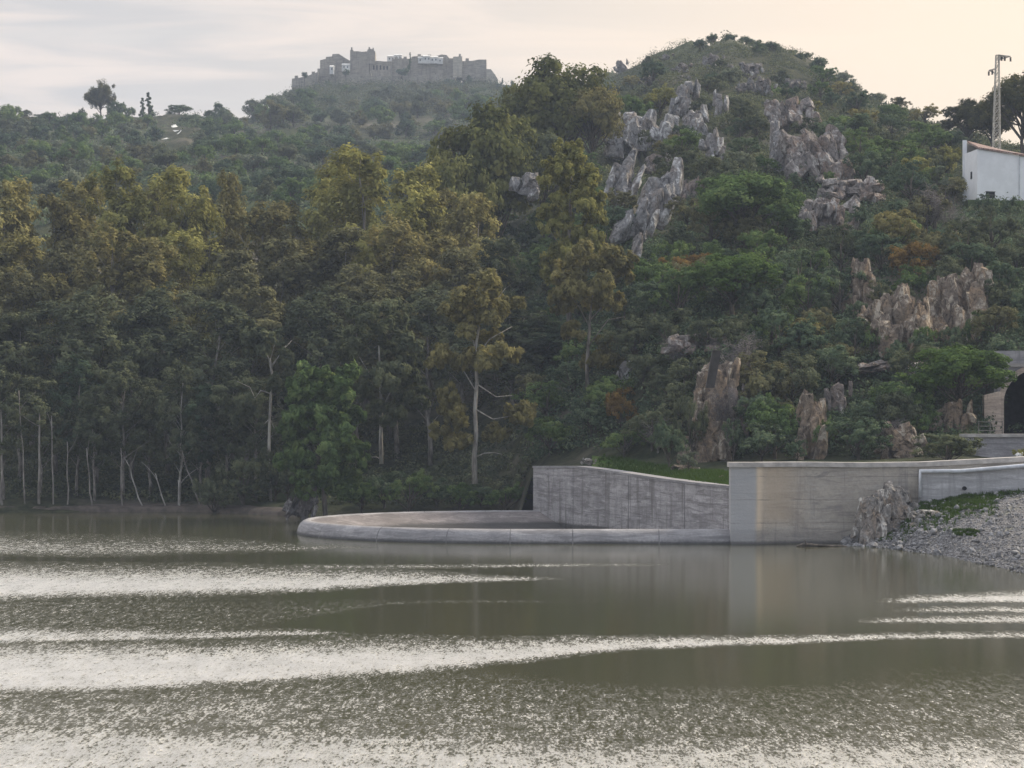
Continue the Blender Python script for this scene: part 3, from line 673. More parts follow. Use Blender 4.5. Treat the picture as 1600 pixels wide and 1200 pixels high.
outcrop('long thin pale ledge across the slope above the right bushes', 1300, 1436, 566, 586, ROCK_PINK, -.2, 12, asp=.35, poke=1.5, big=1.25, group=G2)
outcrop('tan rocks beside the left edge of the tunnel portal', 1462, 1522, 626, 678, ROCK_TAN, .2, 12, Y=171, asp=1.0, big=1.35, group=G2)
outcrop('low pale ribs of rock behind the middle of the tall wall', 1372, 1446, 662, 722, ROCK_TAN, -.1, 12, Y=166, asp=1.0, big=1.35, group=G2)
outcrop('grey rock patch below the tan pillar on the lower slope', 1300, 1345, 460, 492, ROCK_TAN, 0, 6, poke=1, big=1.35, group=G2)
outcrop('grey purple crumbly rock right of the orange brown cliff base', 1130, 1164, 600, 700, ROCK_PINK, 0, 9, poke=.6, big=1.25, group=G2)
outcrop('grey rock slope showing right of the reddish cliff column', 1290, 1330, 596, 650, ROCK_PINK, 0, 7, poke=.6, big=1.25, group=G2)
G3 = 'rocks at the water edge'
outcrop('tall cracked rock pile standing against the tall wall at the water', 1334, 1388, 772, 852, ROCK_BANK, .12, 14, Y=148.3, asp=.62, taper=.25, big=1.15, group=G3)
outcrop('rock pile with a tan summit boulder beside the pipe', 1370, 1436, 758, 842, ROCK_BANK, -.1, 16, Y=149.0, asp=.6, taper=.1, big=1.25, group=G3)
outcrop('pale blocky boulders at the left end of the green grass', 1422, 1488, 796, 826, ROCK_BANK, 0, 12, Y=146.8, asp=1.0, group=G3)
outcrop('long pale boulder lying in the grass above the gravel bank', 1508, 1545, 790, 806, ROCK_BANK, 0, 6, Y=146.5, asp=.8, group=G3)
outcrop('dark boulder sunk in the gravel bank near the water', 1454, 1474, 846, 857, ROCK_BANK, 0, 3, Y=142.0, asp=.8, group=G3)
outcrop('striped grey leaning rock at the far shore left of the weir', 444, 500, 757, 810, rock_mat('rock_striped', (.14, .13, .13), (.17, .14, .12), (.38, .36, .35), 1.2), .38, 14, Y=186.5, asp=2.6, taper=.5, group=G3)
outcrop('two white stones on the grass behind the training wall corner', 909, 932, 716, 727, ROCK_BANK, .3, 4, Y=178, asp=1.0, group=G3)
outcrop('pale yellow boulders lying on grass below the orange brown cliff', 1048, 1092, 726, 742, ROCK_TAN, 0, 8, Y=168, asp=1.0, big=1.35, group=G3)
outcrop('single small boulder on grass against the tall wall corner', 1124, 1137, 742, 752, ROCK_TAN, 0, 3, Y=158, asp=1.0, big=1.35, group=G3)
None and outcrop('pale bare patch of ground on the wooded left ridge', 248, 284, 194, 216, WHITE_OLD, .9, 5, Y=None, asp=.7, poke=3.5, group=G1)
None and outcrop('tiny pale rock on the ridge between the pines and round oak', 222, 242, 174, 184, WHITE_OLD, .2, 3, asp=.8, poke=2, group=G1)
outcrop('low pale slab midway on the left flank of the peak', 1000, 1030, 118, 134, ROCK_FAR, .4, 4, asp=.8, poke=.8, group=G1)
outcrop('pale rock knob directly under the summit, smallest of the row', 1136, 1150, 100, 112, ROCK_FAR, 0, 3, poke=.8, group=G1)
outcrop('pale rock scatter on the right shoulder of the peak', 1226, 1262, 122, 140, ROCK_FAR, 0, 6, poke=.8, group=G1)
outcrop('thin pale outcrop above the rounded crag', 1060, 1082, 118, 128, ROCK_FAR, .3, 4, poke=.8, group=G1)
outcrop('pale stones below the scattered boulders of the peak', 1150, 1176, 128, 146, ROCK_FAR, .1, 5, poke=.8, group=G1)
outcrop('grey stones high on the left slope of the peak', 1030, 1052, 84, 96, ROCK_FAR, .3, 4, poke=.8, group=G1)
outcrop('low broken tan rocks filling the gap under the upright pillar', 1336, 1392, 474, 512, ROCK_TAN, 0, 10, asp=.9, poke=2.4, big=1.2, group=G2)
outcrop('tan rock shelf joining the two big lower right crags', 1420, 1476, 492, 536, ROCK_TAN, 0, 10, asp=1.0, poke=2.4, big=1.3, group=G2)
# dark slot in the cliff, drawn as a solid dark leaning block
bm = bmesh.new(); a_ = pt(1109, 606, 173.2); b_ = pt(1119, 548, 173.6)
wd = .30
for s_ in (0,):
    prism(bm, [(a_.x - wd, a_.y - .4), (a_.x + wd, a_.y - .4), (a_.x + wd, a_.y + .4), (a_.x - wd, a_.y + .4)], a_.z, b_.z)
    for v_ in bm.verts:
        if v_.co.z > a_.z + .5: v_.co.x += b_.x - a_.x
o = bm_obj('dark_slot', bm, DARK_MATT); tag(o, 'dark upright square block filling a slot in the orange brown cliff', 'post')  # dark block drawn for the slot in the cliff, not a post

pv = []
for (x, y) in ((247,214),(256,207),(266,203),(268,196),(274,194),(284,204),(279,209),(270,211),(262,217),(252,218)):
    Y = hit(x, y); pv.append((*pt(x, y, Y - 1.5)[:2], zz(y, Y - 1.5)))
tag(mesh_obj('path', pv, [tuple(range(len(pv)))], WHITE_OLD), kind='structure'); OUT.append((244, 288, 200, 232))
# floating log and debris
bm = bmesh.new(); p = pt(1245, 854, 147.5); q = pt(1325, 855, 147.0)
tube(bm, [(p.x + (q.x - p.x) * t_, p.y + .1 * math.sin(t_ * 9), .04 + .05 * math.sin(t_ * 5)) for t_ in np.linspace(0, 1, 9)], [.05, .16, .13, .09, .07, .08, .10, .12, .05], 6)
tube(bm, [(p.x + .6, p.y, .1), (p.x + .5, p.y + .1, .42)], [.06, .02], 5)
o = bm_obj('floating_log', bm, BARK_DARK); tag(o, 'dark half sunken log floating in front of the tall wall', 'log')

# ------------------------------------------------------------------ leaf meshes
def leaf_cloud(g, centers, rad, per, ln, wd, droop=0.0, squash=1.0, tn=.08, form=.75):
    """rhombic leaf sprays scattered in clumps; returns verts, quads, tone"""
    C = np.repeat(centers, per, 0); r = np.repeat(rad, per)[:, None]; n = len(C)
    d = g.normal(size=(n, 3)); d /= np.linalg.norm(d, axis=1)[:, None]
    rr = g.random(n)[:, None] ** .45
    P_ = C + d * rr * r * np.array([1, 1, squash])
    D2 = C - centers.mean(0); D2 /= np.linalg.norm(D2, axis=1)[:, None] + 1e-6
    nr = g.normal(size=(n, 3)) * .38 + d * .9 + D2 * form; nr[:, 2] += .25; nr /= np.linalg.norm(nr, axis=1)[:, None]
    t = g.normal(size=(n, 3)) * (1 - droop) + np.array([0, 0, -1.6]) * droop
    t -= nr * (t * nr).sum(1)[:, None]; t /= np.linalg.norm(t, axis=1)[:, None] + 1e-6
    b = np.cross(nr, t); L = (ln * g.uniform(.6, 1.4, n))[:, None]; W_ = (wd * g.uniform(.6, 1.4, n))[:, None]
    V = np.stack([P_ - t * L / 2, P_ + b * W_ / 2, P_ + t * L / 2, P_ - b * W_ / 2], 1).reshape(-1, 3)
    Q = np.arange(n * 4).reshape(n, 4)
    ct = np.repeat(np.clip(g.normal(.5, tn * 2.2, len(centers)), 0, 1), per)
    tone = np.clip(ct + g.normal(0, tn, n), 0, 1)
    return V, Q, tone
def sub_clumps(g, lobes, k, f):
    """clumps over the outside of every lobe"""
    out_c, out_r = [], []
    for (c, r) in lobes:
        d = g.normal(size=(k, 3)); d[:, 2] += .25; d /= np.linalg.norm(d, axis=1)[:, None]
        out_c.append(np.array(c) + d * (np.array(r) * g.uniform(.55, 1.0, (k, 1)))); out_r.append(np.full(k, float(np.mean(r)) * f) * g.uniform(.7, 1.3, k))
    return np.concatenate(out_c), np.concatenate(out_r)
def trunk_mesh(name, spine, rad, limbs, m):
    bm = bmesh.new(); tube(bm, spine, rad, 8)
    for (pts_, rr) in limbs: tube(bm, pts_, rr, 5)
    bmesh.ops.recalc_face_normals(bm, faces=bm.faces); me = bpy.data.meshes.new(name); bm.to_mesh(me); bm.free(); me.materials.append(m)
    me.polygons.foreach_set('use_smooth', [True] * len(me.polygons)); return me
def limb(a, b, bend, g, r0, r1, n=5):
    a, b = np.array(a, float), np.array(b, float); mid = (a + b) / 2 + g.normal(size=3) * bend
    ts = np.linspace(0, 1, n); P_ = [(1 - t) ** 2 * a + 2 * t * (1 - t) * mid + t * t * b for t in ts]
    return P_, [r0 + (r1 - r0) * t for t in ts]
PROTO = {}
def make_proto(kind, seed):
    """unit trees: height 1, crown width 1 (scaled per tree). returns list of (part, verts..)"""
    g = np.random.default_rng(seed)
    if kind == 'euc':      # tall eucalyptus: height 24, width 9
        h, w_ = 24.0, 9.0; lobes = []; n = 20; sp = [(0, 0, -0.8)]
        lean = g.normal(0, .5, 2)
        for i in range(1, 9): t = i / 8; sp.append((lean[0] * t + g.normal(0, .15), lean[1] * t + g.normal(0, .15), h * .88 * t))
        for i in range(n):
            t = .34 + .58 * (i + g.random() * .7) / n
            env = w_ * .5 * min(1, math.sin(min(1, (t - .16) / .84) * math.pi) ** .5 * 1.1) * (1.0 if t < .75 else 1.0 - (t - .75) * 1.8)
            a = g.uniform(0, 6.28); rr = env * g.uniform(.3, .85); s = w_ * g.uniform(.15, .25)
            lobes.append(((lean[0] * t + math.cos(a) * rr, lean[1] * t + math.sin(a) * rr, h * t), (s, s, s * g.uniform(.9, 1.5))))
        lobes.append(((lean[0] * .95, lean[1] * .95, h * .95), (w_ * .2, w_ * .2, h * .05)))
        c, r = sub_clumps(g, lobes, 11, .36); V, Q, T = leaf_cloud(g, c, r, 62, .46, .20, .35, 1.0)
        limbs = []
        for (cc, s) in lobes[::1]:
            t0 = max(.18, cc[2] / h - .14); limbs.append(limb((lean[0] * t0, lean[1] * t0, h * t0), cc, .6, g, .085 * (1.1 - t0), .02))
        tr = (sp, [.26 - .22 * i / 8 for i in range(9)], limbs, h, w_)
    elif kind == 'broad':  # big broad crowned tree, height 16 width 14
        h, w_ = 16.0, 14.0; lobes = []; n = 34
        sp = [(g.normal(0, .1), g.normal(0, .1), z_) for z_ in np.linspace(-.8, h * .7, 7)]
        for i in range(n):
            ph = g.uniform(0, 6.28); el = math.asin(g.uniform(-.35, 1)); rr = g.uniform(.45, .85)
            c = (math.cos(ph) * math.cos(el) * w_ * .5 * rr, math.sin(ph) * math.cos(el) * w_ * .5 * rr, h * .55 + math.sin(el) * h * .40 * rr)
            s = w_ * g.uniform(.12, .20); lobes.append((c, (s, s, s * .8)))
        c, r = sub_clumps(g, lobes, 12, .42); V, Q, T = leaf_cloud(g, c, r, 46, .46, .30, .1, .9)
        limbs = [limb((0, 0, h * g.uniform(.2, .45)), cc, .7, g, .17, .04) for (cc, s) in lobes]
        tr = (sp, [.4 - .05 * i for i in range(7)], limbs, h, w_)
    elif kind == 'oak':    # near shrubby oak, height 5.5 width 6
        h, w_ = 5.5, 6.0; lobes = []; n = 13
        sp = [(g.normal(0, .05), g.normal(0, .05), z_) for z_ in np.linspace(-.8, h * .6, 5)]
        for i in range(n):
            ph = g.uniform(0, 6.28); el = math.asin(g.uniform(-.5, 1)); rr = g.uniform(.4, .78)
            c = (math.cos(ph) * math.cos(el) * w_ * .5 * rr, math.sin(ph) * math.cos(el) * w_ * .5 * rr, h * .5 + math.sin(el) * h * .44 * rr)
            s = w_ * g.uniform(.11, .19); lobes.append((c, (s, s, s * .85)))
        c, r = sub_clumps(g, lobes, 10, .40); V, Q, T = leaf_cloud(g, c, r, 40, .24, .14, .1, .9)
        limbs = [limb((0, 0, h * g.uniform(.08, .3)), cc, .3, g, .08, .02) for (cc, s) in lobes[:9]]
        tr = (sp, [.16, .14, .11, .08, .04], limbs, h, w_)
    elif kind == 'far':    # distant rounded oak, height 6 width 7
        h, w_ = 6.0, 7.0; lobes = []; n = 9
        sp = [(0, 0, z_) for z_ in np.linspace(-1.5, h * .5, 3)]
        for i in range(n):
            ph = g.uniform(0, 6.28); el = math.asin(g.uniform(-.75, 1)); rr = g.uniform(.4, .72)
            c = (math.cos(ph) * math.cos(el) * w_ * .5 * rr, math.sin(ph) * math.cos(el) * w_ * .5 * rr, h * .40 + math.sin(el) * h * .50 * rr)
            s = w_ * g.uniform(.15, .23); lobes.append((c, (s, s, s * .75)))
        c, r = sub_clumps(g, lobes, 9, .50); V, Q, T = leaf_cloud(g, c, r, 40, .36, .28, .0, .85, .07)
        limbs = [limb((0, 0, h * .1), cc, .3, g, .12, .05, 3) for (cc, s) in lobes[:4]]
        tr = (sp, [.22, .18, .1], limbs, h, w_)
    elif kind == 'conifer':
        h, w_ = 12.0, 4.0; lobes = []
        sp = [(0, 0, z_) for z_ in np.linspace(-1, h * .95, 5)]
        for i in range(14):
            t = .12 + .86 * i / 14; rr = w_ * .5 * (1 - t) * .8; a = g.uniform(0, 6.28); s = .25 + w_ * .2 * (1 - t)
            lobes.append(((math.cos(a) * rr, math.sin(a) * rr, h * t), (s, s, s * 1.2)))
        c, r = sub_clumps(g, lobes, 8, .5); V, Q, T = leaf_cloud(g, c, r, 24, .5, .3, .3)
        limbs = []; tr = (sp, [.2, .16, .12, .08, .03], limbs, h, w_)
    elif kind == 'bare':   # leafless twiggy shrub, height 5 width 5
        h, w_ = 5.0, 5.0; limbs = []; sp = [(0, 0, -.6), (0, 0, .3), (.05, 0, .8)]
        V, Q, T = [], [], []
        for i in range(11):
            a = g.uniform(0, 6.28); e = (math.cos(a) * w_ * .42 * g.random(), math.sin(a) * w_ * .42 * g.random(), h * g.uniform(.6, 1))
            P_, rr = limb((0, 0, .4), e, .3, g, .05, .012, 6); limbs.append((P_, rr))
            for q in P_[2:]:
                for k in range(4):
                    e2 = q + g.normal(size=3) * np.array([.6, .6, .35]) + np.array([0, 0, .4]); L2, r2 = limb(q, e2, .12, g, .022, .008, 4); limbs.append((L2, r2))
                    for k2 in range(2):
                        e3 = L2[2] + g.normal(size=3) * .28 + np.array([0, 0, .12]); limbs.append(([L2[2], e3], [.012, .006]))
        c = np.array([l[0][-1] for l in limbs]); V, Q, T = leaf_cloud(g, c, np.full(len(c), .3), 5, .16, .05, .0)
        tr = (sp, [.12, .1, .06], limbs, h, w_)
    return V, Q, T, tr
ZONES = {'euc': 7, 'broad': 4, 'oak': 6, 'far': 6, 'conifer': 2, 'bare': 3}
_mesh_cache = {}
def proto(kind, var, tint, barkm):
    key = (kind, var)
    if key not in PROTO:
        PROTO[key] = make_proto(kind, 100 * (1 + list(ZONES).index(kind)) + var)
    V, Q, T, tr = PROTO[key]
    ck = (kind, var, tint)
    if ck not in _mesh_cache: _mesh_cache[ck] = np_mesh('crown', V, Q, LEAF[tint], T)
    tk = (kind, var, barkm.name)
    if tk not in _mesh_cache: _mesh_cache[tk] = trunk_mesh('trunk', tr[0], tr[1], tr[2], barkm)
    return _mesh_cache[ck], _mesh_cache[tk], tr[3], tr[4]
NTREE = 0
def tree(kind, tint, base, hgt, wid, label, name='tree', cat='tree', group=None, barkm=None, var=None):
    global NTREE; NTREE += 1
    var = random.randrange(ZONES[kind]) if var is None else var
    cm, tm, h, w_ = proto(kind, var, tint, barkm or BARK_DARK)
    t = empty(name, base, random.uniform(0, 6.28)); t.scale = (wid / w_, wid / w_, hgt / h); tag(t, label, cat, group)
    link(bpy.data.objects.new('crown', cm), t); link(bpy.data.objects.new('trunk', tm), t)
    return t
def gbase(px, Y): return Vector(((px - 800) / F * Y, Y, ground(px, Y) - .1))
ORD = ['zeroth','first','second','third','fourth','fifth','sixth','seventh','eighth','ninth','tenth','eleventh','twelfth','thirteenth','fourteenth','fifteenth','sixteenth','seventeenth','eighteenth','nineteenth','twentieth','twenty-first','twenty-second','twenty-third','twenty-fourth','twenty-fifth','twenty-sixth','twenty-seventh','twenty-eighth','twenty-ninth','thirtieth','thirty-first','thirty-second','thirty-third','thirty-fourth','thirty-fifth','thirty-sixth','thirty-seventh','thirty-eighth','thirty-ninth','fortieth']
WORD = {'moss': 'mossy green', 'golden': 'golden', 'olive': 'olive', 'brown': 'brownish olive', 'yellow': 'yellow-green', 'dusky': 'dusky green', 'green': 'green', 'bright': 'bright green', 'dark': 'dark green', 'grey': 'grey-green', 'rust': 'rusty orange', 'mauve': 'bare mauve', 'silhouette': 'dark backlit'}

# ------------------------------------------------------------------ eucalyptus wood on the far shore
GE = 'eucalyptus trees on the far shore'
back = [(15,283,110,'golden'),(70,303,90,'olive'),(120,283,95,'golden'),(166,256,100,'yellow'),(213,302,80,'olive'),(238,284,60,'olive'),(270,262,95,'yellow'),
        (318,305,90,'brown'),(353,268,60,'olive'),(400,322,105,'olive'),(452,318,85,'olive'),(518,260,105,'yellow'),(576,233,115,'yellow'),(634,262,100,'yellow'),(690,300,85,'olive'),(738,304,90,'golden')]
for i, (px, yt_, wp, ti) in enumerate(back):
    Y = 240 + (i % 3) * 4; b = gbase(px, Y); top = zz(yt_ - 4, Y)
    tree('euc', ti, b, top - b.z, wp / F * Y * 1.45, f'{WORD[ti]} topped tall eucalyptus, {ORD[i+1]} from the left along the top of the shore wood', 'eucalyptus_tree', 'tree', GE, BARK_PALE)
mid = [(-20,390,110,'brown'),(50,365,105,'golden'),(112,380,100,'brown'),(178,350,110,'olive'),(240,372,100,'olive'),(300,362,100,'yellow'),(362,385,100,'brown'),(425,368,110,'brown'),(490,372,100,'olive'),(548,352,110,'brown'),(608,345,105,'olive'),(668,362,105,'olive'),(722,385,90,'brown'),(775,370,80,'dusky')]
for i, (px, yt_, wp, ti) in enumerate(mid):
    Y = 225 + (i % 3) * 3; b = gbase(px, Y); top = zz(yt_, Y)
    tree('euc', ti, b, top - b.z, wp / F * Y * 1.45, f'{WORD[ti]} eucalyptus, {ORD[i+1]} from the left in the middle rank of the shore wood', 'eucalyptus_tree', 'tree', GE, BARK_PALE)
fr_ = [(-30,470,110,'dusky'),(30,485,100,'dusky'),(88,470,105,'dusky'),(150,455,110,'dusky'),(205,478,100,'dusky'),(262,450,110,'dusky'),(325,465,105,'dusky'),(385,440,100,'brown'),(445,470,95,'dusky'),(505,455,100,'dusky'),(560,440,110,'brown'),(622,420,105,'brown'),(672,452,100,'dusky'),(800,470,100,'dusky'),(840,500,90,'dark')]  # dusky ranks: shade low in the wood is put into the leaf colour
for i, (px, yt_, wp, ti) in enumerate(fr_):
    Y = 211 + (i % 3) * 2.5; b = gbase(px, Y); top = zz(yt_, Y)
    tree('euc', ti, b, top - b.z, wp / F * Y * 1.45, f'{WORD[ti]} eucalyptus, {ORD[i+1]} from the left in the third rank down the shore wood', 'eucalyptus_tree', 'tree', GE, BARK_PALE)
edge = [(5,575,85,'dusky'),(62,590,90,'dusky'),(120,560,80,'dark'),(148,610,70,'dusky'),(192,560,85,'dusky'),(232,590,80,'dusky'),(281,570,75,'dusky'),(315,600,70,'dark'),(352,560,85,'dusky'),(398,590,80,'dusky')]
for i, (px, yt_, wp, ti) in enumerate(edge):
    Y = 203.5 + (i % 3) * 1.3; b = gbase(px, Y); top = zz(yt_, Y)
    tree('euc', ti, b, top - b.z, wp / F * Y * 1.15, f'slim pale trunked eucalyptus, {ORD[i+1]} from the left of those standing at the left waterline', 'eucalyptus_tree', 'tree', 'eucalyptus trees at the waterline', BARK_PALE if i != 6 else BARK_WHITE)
# single bare stems by the water
stems = [(3,640,0,'straight grey stem at the extreme left of the waterline'),(40,610,1,'grey stem forking high, beside the left waterline'),(62,640,0,'stout pale stem, second of the pair at left waterline'),(82,650,0,'thin dark stem right of the stout pale stem'),(105,690,0,'very thin stem midway along the left waterline'),(145,700,1,'leaning thin stem above the dark bank on the left'),(190,700,0,'slender grey stem left of the strongly leaning stem'),(226,715,3,'strongly leaning white stem at the left waterline'),(262,740,2,'leaning stem left of the brightest white stem'),(280,750,0,'brightest white stem on the left waterline'),(313,700,3,'curved stem right of the brightest white stem')]
for px, yt_, ln_, lab in stems:
    Y = 201.8; b = gbase(px, Y); h_ = zz(yt_, Y) - b.z; g = np.random.default_rng(px)
    P_ = [(-ln_ * .55 * (t_ ** 1.2) + g.normal(0, .05), 0, -.5 + (h_ + .5) * t_) for t_ in np.linspace(0, 1, 7)]
    r0 = .14 if px in (62, 3, 280) else .08
    me = trunk_mesh('trunk', P_, [r0 * (1 - .6 * k / 6) for k in range(7)], [limb(P_[5], (P_[5][0] + g.normal(0, 1), 0, P_[5][2] + 1.6), .2, g, .035, .012), ], BARK_WHITE if px in (280, 226, 262) else BARK_PALE)
    o = link(bpy.data.objects.new('young_tree', me)); o.location = b; tag(o, lab, 'tree', 'bare stems along the left waterline')

def custom_tree(px, yb, Y, spine_px, rad, limbs_px, lobes_px, tint, label, seed, name='eucalyptus_tree', barkm=None, per=55, cat='tree', grp=None, depth=.8):
    """tree drawn from the photo: spine, limbs and crown lobes given in photo pixels at distance Y"""
    g = np.random.default_rng(seed); s = Y / F
    b = pt(px, yb, Y); b.z = min(b.z, ground(px, Y)) if yb > 790 else b.z
    e = empty(name, b); tag(e, label, cat, grp)
    L = lambda x, y, d=0: (((x - 800) * s - b.x), d, H + (HY - y) * s - b.z)
    sp = [L(x, y) for x, y in spine_px]; lim = []
    for pl in limbs_px:
        P_ = [L(x, y, g.normal(0, .3)) for x, y in pl]; lim.append((P_, [.06 * (1 - .7 * k / (len(P_) - 1)) for k in range(len(P_))]))
    link(bpy.data.objects.new('trunk', trunk_mesh('trunk', sp, rad, lim, barkm or BARK_WHITE)), e)
    lobes = []
    for (x, y, rx, ry) in lobes_px:
        for k in range(8):
            dx, dy = g.uniform(-.7, .7, 2); lobes.append((L(x + dx * rx, y + dy * ry, g.normal(-.3, rx * s * depth * .8)), (rx * s * .42, rx * s * .42, ry * s * .42)))
    if lobes:
        c, r = sub_clumps(g, lobes, 9, .40); V, Q, T = leaf_cloud(g, c, r, per, .42, .15, .45, 1.1)
        link(bpy.data.objects.new('crown', np_mesh('crown', V, Q, LEAF[tint], T)), e)
    return e
custom_tree(742, 752, 187.5, [(742,756),(741,715),(744,680),(742,640),(745,600),(743,545),(750,500),(755,450)], [.24,.20,.17,.16,.14,.11,.07,.03],
  [[(744,612),(728,585),(712,560)],[(743,560),(765,530),(800,510)],[(741,715),(757,708),(772,707),(786,710)],[(745,600),(775,620),(800,618)],[(744,640),(770,655),(800,650),(812,640)],[(743,545),(735,520),(730,480)],[(750,500),(775,470),(790,450)]],
  [(745,445,45,32),(785,470,38,25),(715,480,32,28),(765,560,48,22),(790,555,25,12),(700,560,38,22),(815,650,26,28),(780,680,26,18),(705,655,32,34),(715,695,26,18),(700,620,20,20),(745,510,40,25)], 'olive', 'white trunked eucalyptus standing alone before the wood, left of the training wall', 41)
custom_tree(421, 800, 199, [(424,802),(420,720),(421,660),(423,620),(425,585),(422,560)], [.15,.13,.12,.10,.09,.06],
  [[(423,615),(408,610),(398,622),(390,605),(372,596)],[(424,580),(420,560),(412,545)],[(424,575),(435,558),(446,540)],[(425,570),(440,550),(455,532)],[(423,560),(430,535)],[(420,655),(414,662)],[(421,655),(428,668)]],
  [(400,540,26,22),(405,520,34,18),(450,560,14,14),(385,640,28,26),(430,600,12,16)], 'dusky', 'half dead eucalyptus with bare white forked limbs among the shore wood', 42)
custom_tree(596, 722, 194, [(596,725),(595,690),(596,640),(594,600),(592,540)], [.18,.16,.13,.1,.05],
  [[(596,718),(588,714),(580,714)],[(596,640),(612,610),(620,580)],[(595,600),(575,580),(560,555)]],
  [(590,500,48,30),(560,540,34,30),(630,545,36,32),(595,590,44,28),(560,610,26,30),(640,610,30,30),(600,650,36,24)], 'dusky', 'olive eucalyptus with thin white stem right of the round green shore tree', 43)
custom_tree(920, 603, 195, [(918,608),(917,570),(920,530),(922,495),(926,460)], [.17,.14,.12,.09,.04],
  [[(921,510),(905,480),(890,460)],[(922,500),(945,475),(960,455)],[(920,540),(950,500),(975,495),(985,510)]],
  [(925,400,48,28),(885,430,34,28),(965,420,30,32),(920,455,52,26),(880,470,24,22),(950,470,28,20),(945,555,34,26),(895,520,22,16)], 'olive', 'pale stemmed olive eucalyptus on the slope above the training wall', 44, barkm=BARK_PALE)
custom_tree(890, 480, 213, [(890,520),(888,440),(890,360),(892,290),(893,250)], [.26,.22,.17,.1,.04],
  [[(889,400),(865,370),(850,350)],[(890,380),(915,350),(930,320)]],
  [(893,245,30,26),(872,270,34,26),(915,280,32,28),(890,310,46,28),(925,320,22,24),(865,345,34,28),(905,355,42,26),(880,390,44,28),(925,385,24,22),(880,425,40,24)], 'yellow', 'tall golden eucalyptus column standing left of the pale leaning slabs', 45, barkm=BARK_PALE)
custom_tree(505, 800, 187.5, [(508,806),(505,740),(503,680),(505,620)], [.2,.17,.12,.05], [[(505,700),(480,680)],[(504,690),(530,660)]],
  [(470,600,26,26),(540,600,34,30),(455,660,22,34),(455,720,22,28),(550,660,34,36),(560,720,30,34),(490,760,34,28),(545,765,34,26),(500,590,34,24),(478,620,30,26),(522,620,34,30),(490,660,42,30),(525,680,36,32),(470,700,26,26),(500,720,38,26),(535,720,26,22)], 'green', 'round green shore tree behind the left end of the weir', 46, 'shore_tree', BARK_PALE)
custom_tree(1000, 530, 192, [(1025,700),(1020,640),(1024,590)], [.14,.12,.06], [[(1020,640),(1008,615)],[(1021,630),(1036,606)]],
  [(1030,590,30,20),(1010,610,28,20),(1045,620,26,24),(1020,645,30,18)], 'dark', 'dark bushy tree on the slope left of the orange brown cliff', 47, 'slope_tree', BARK_DARK)

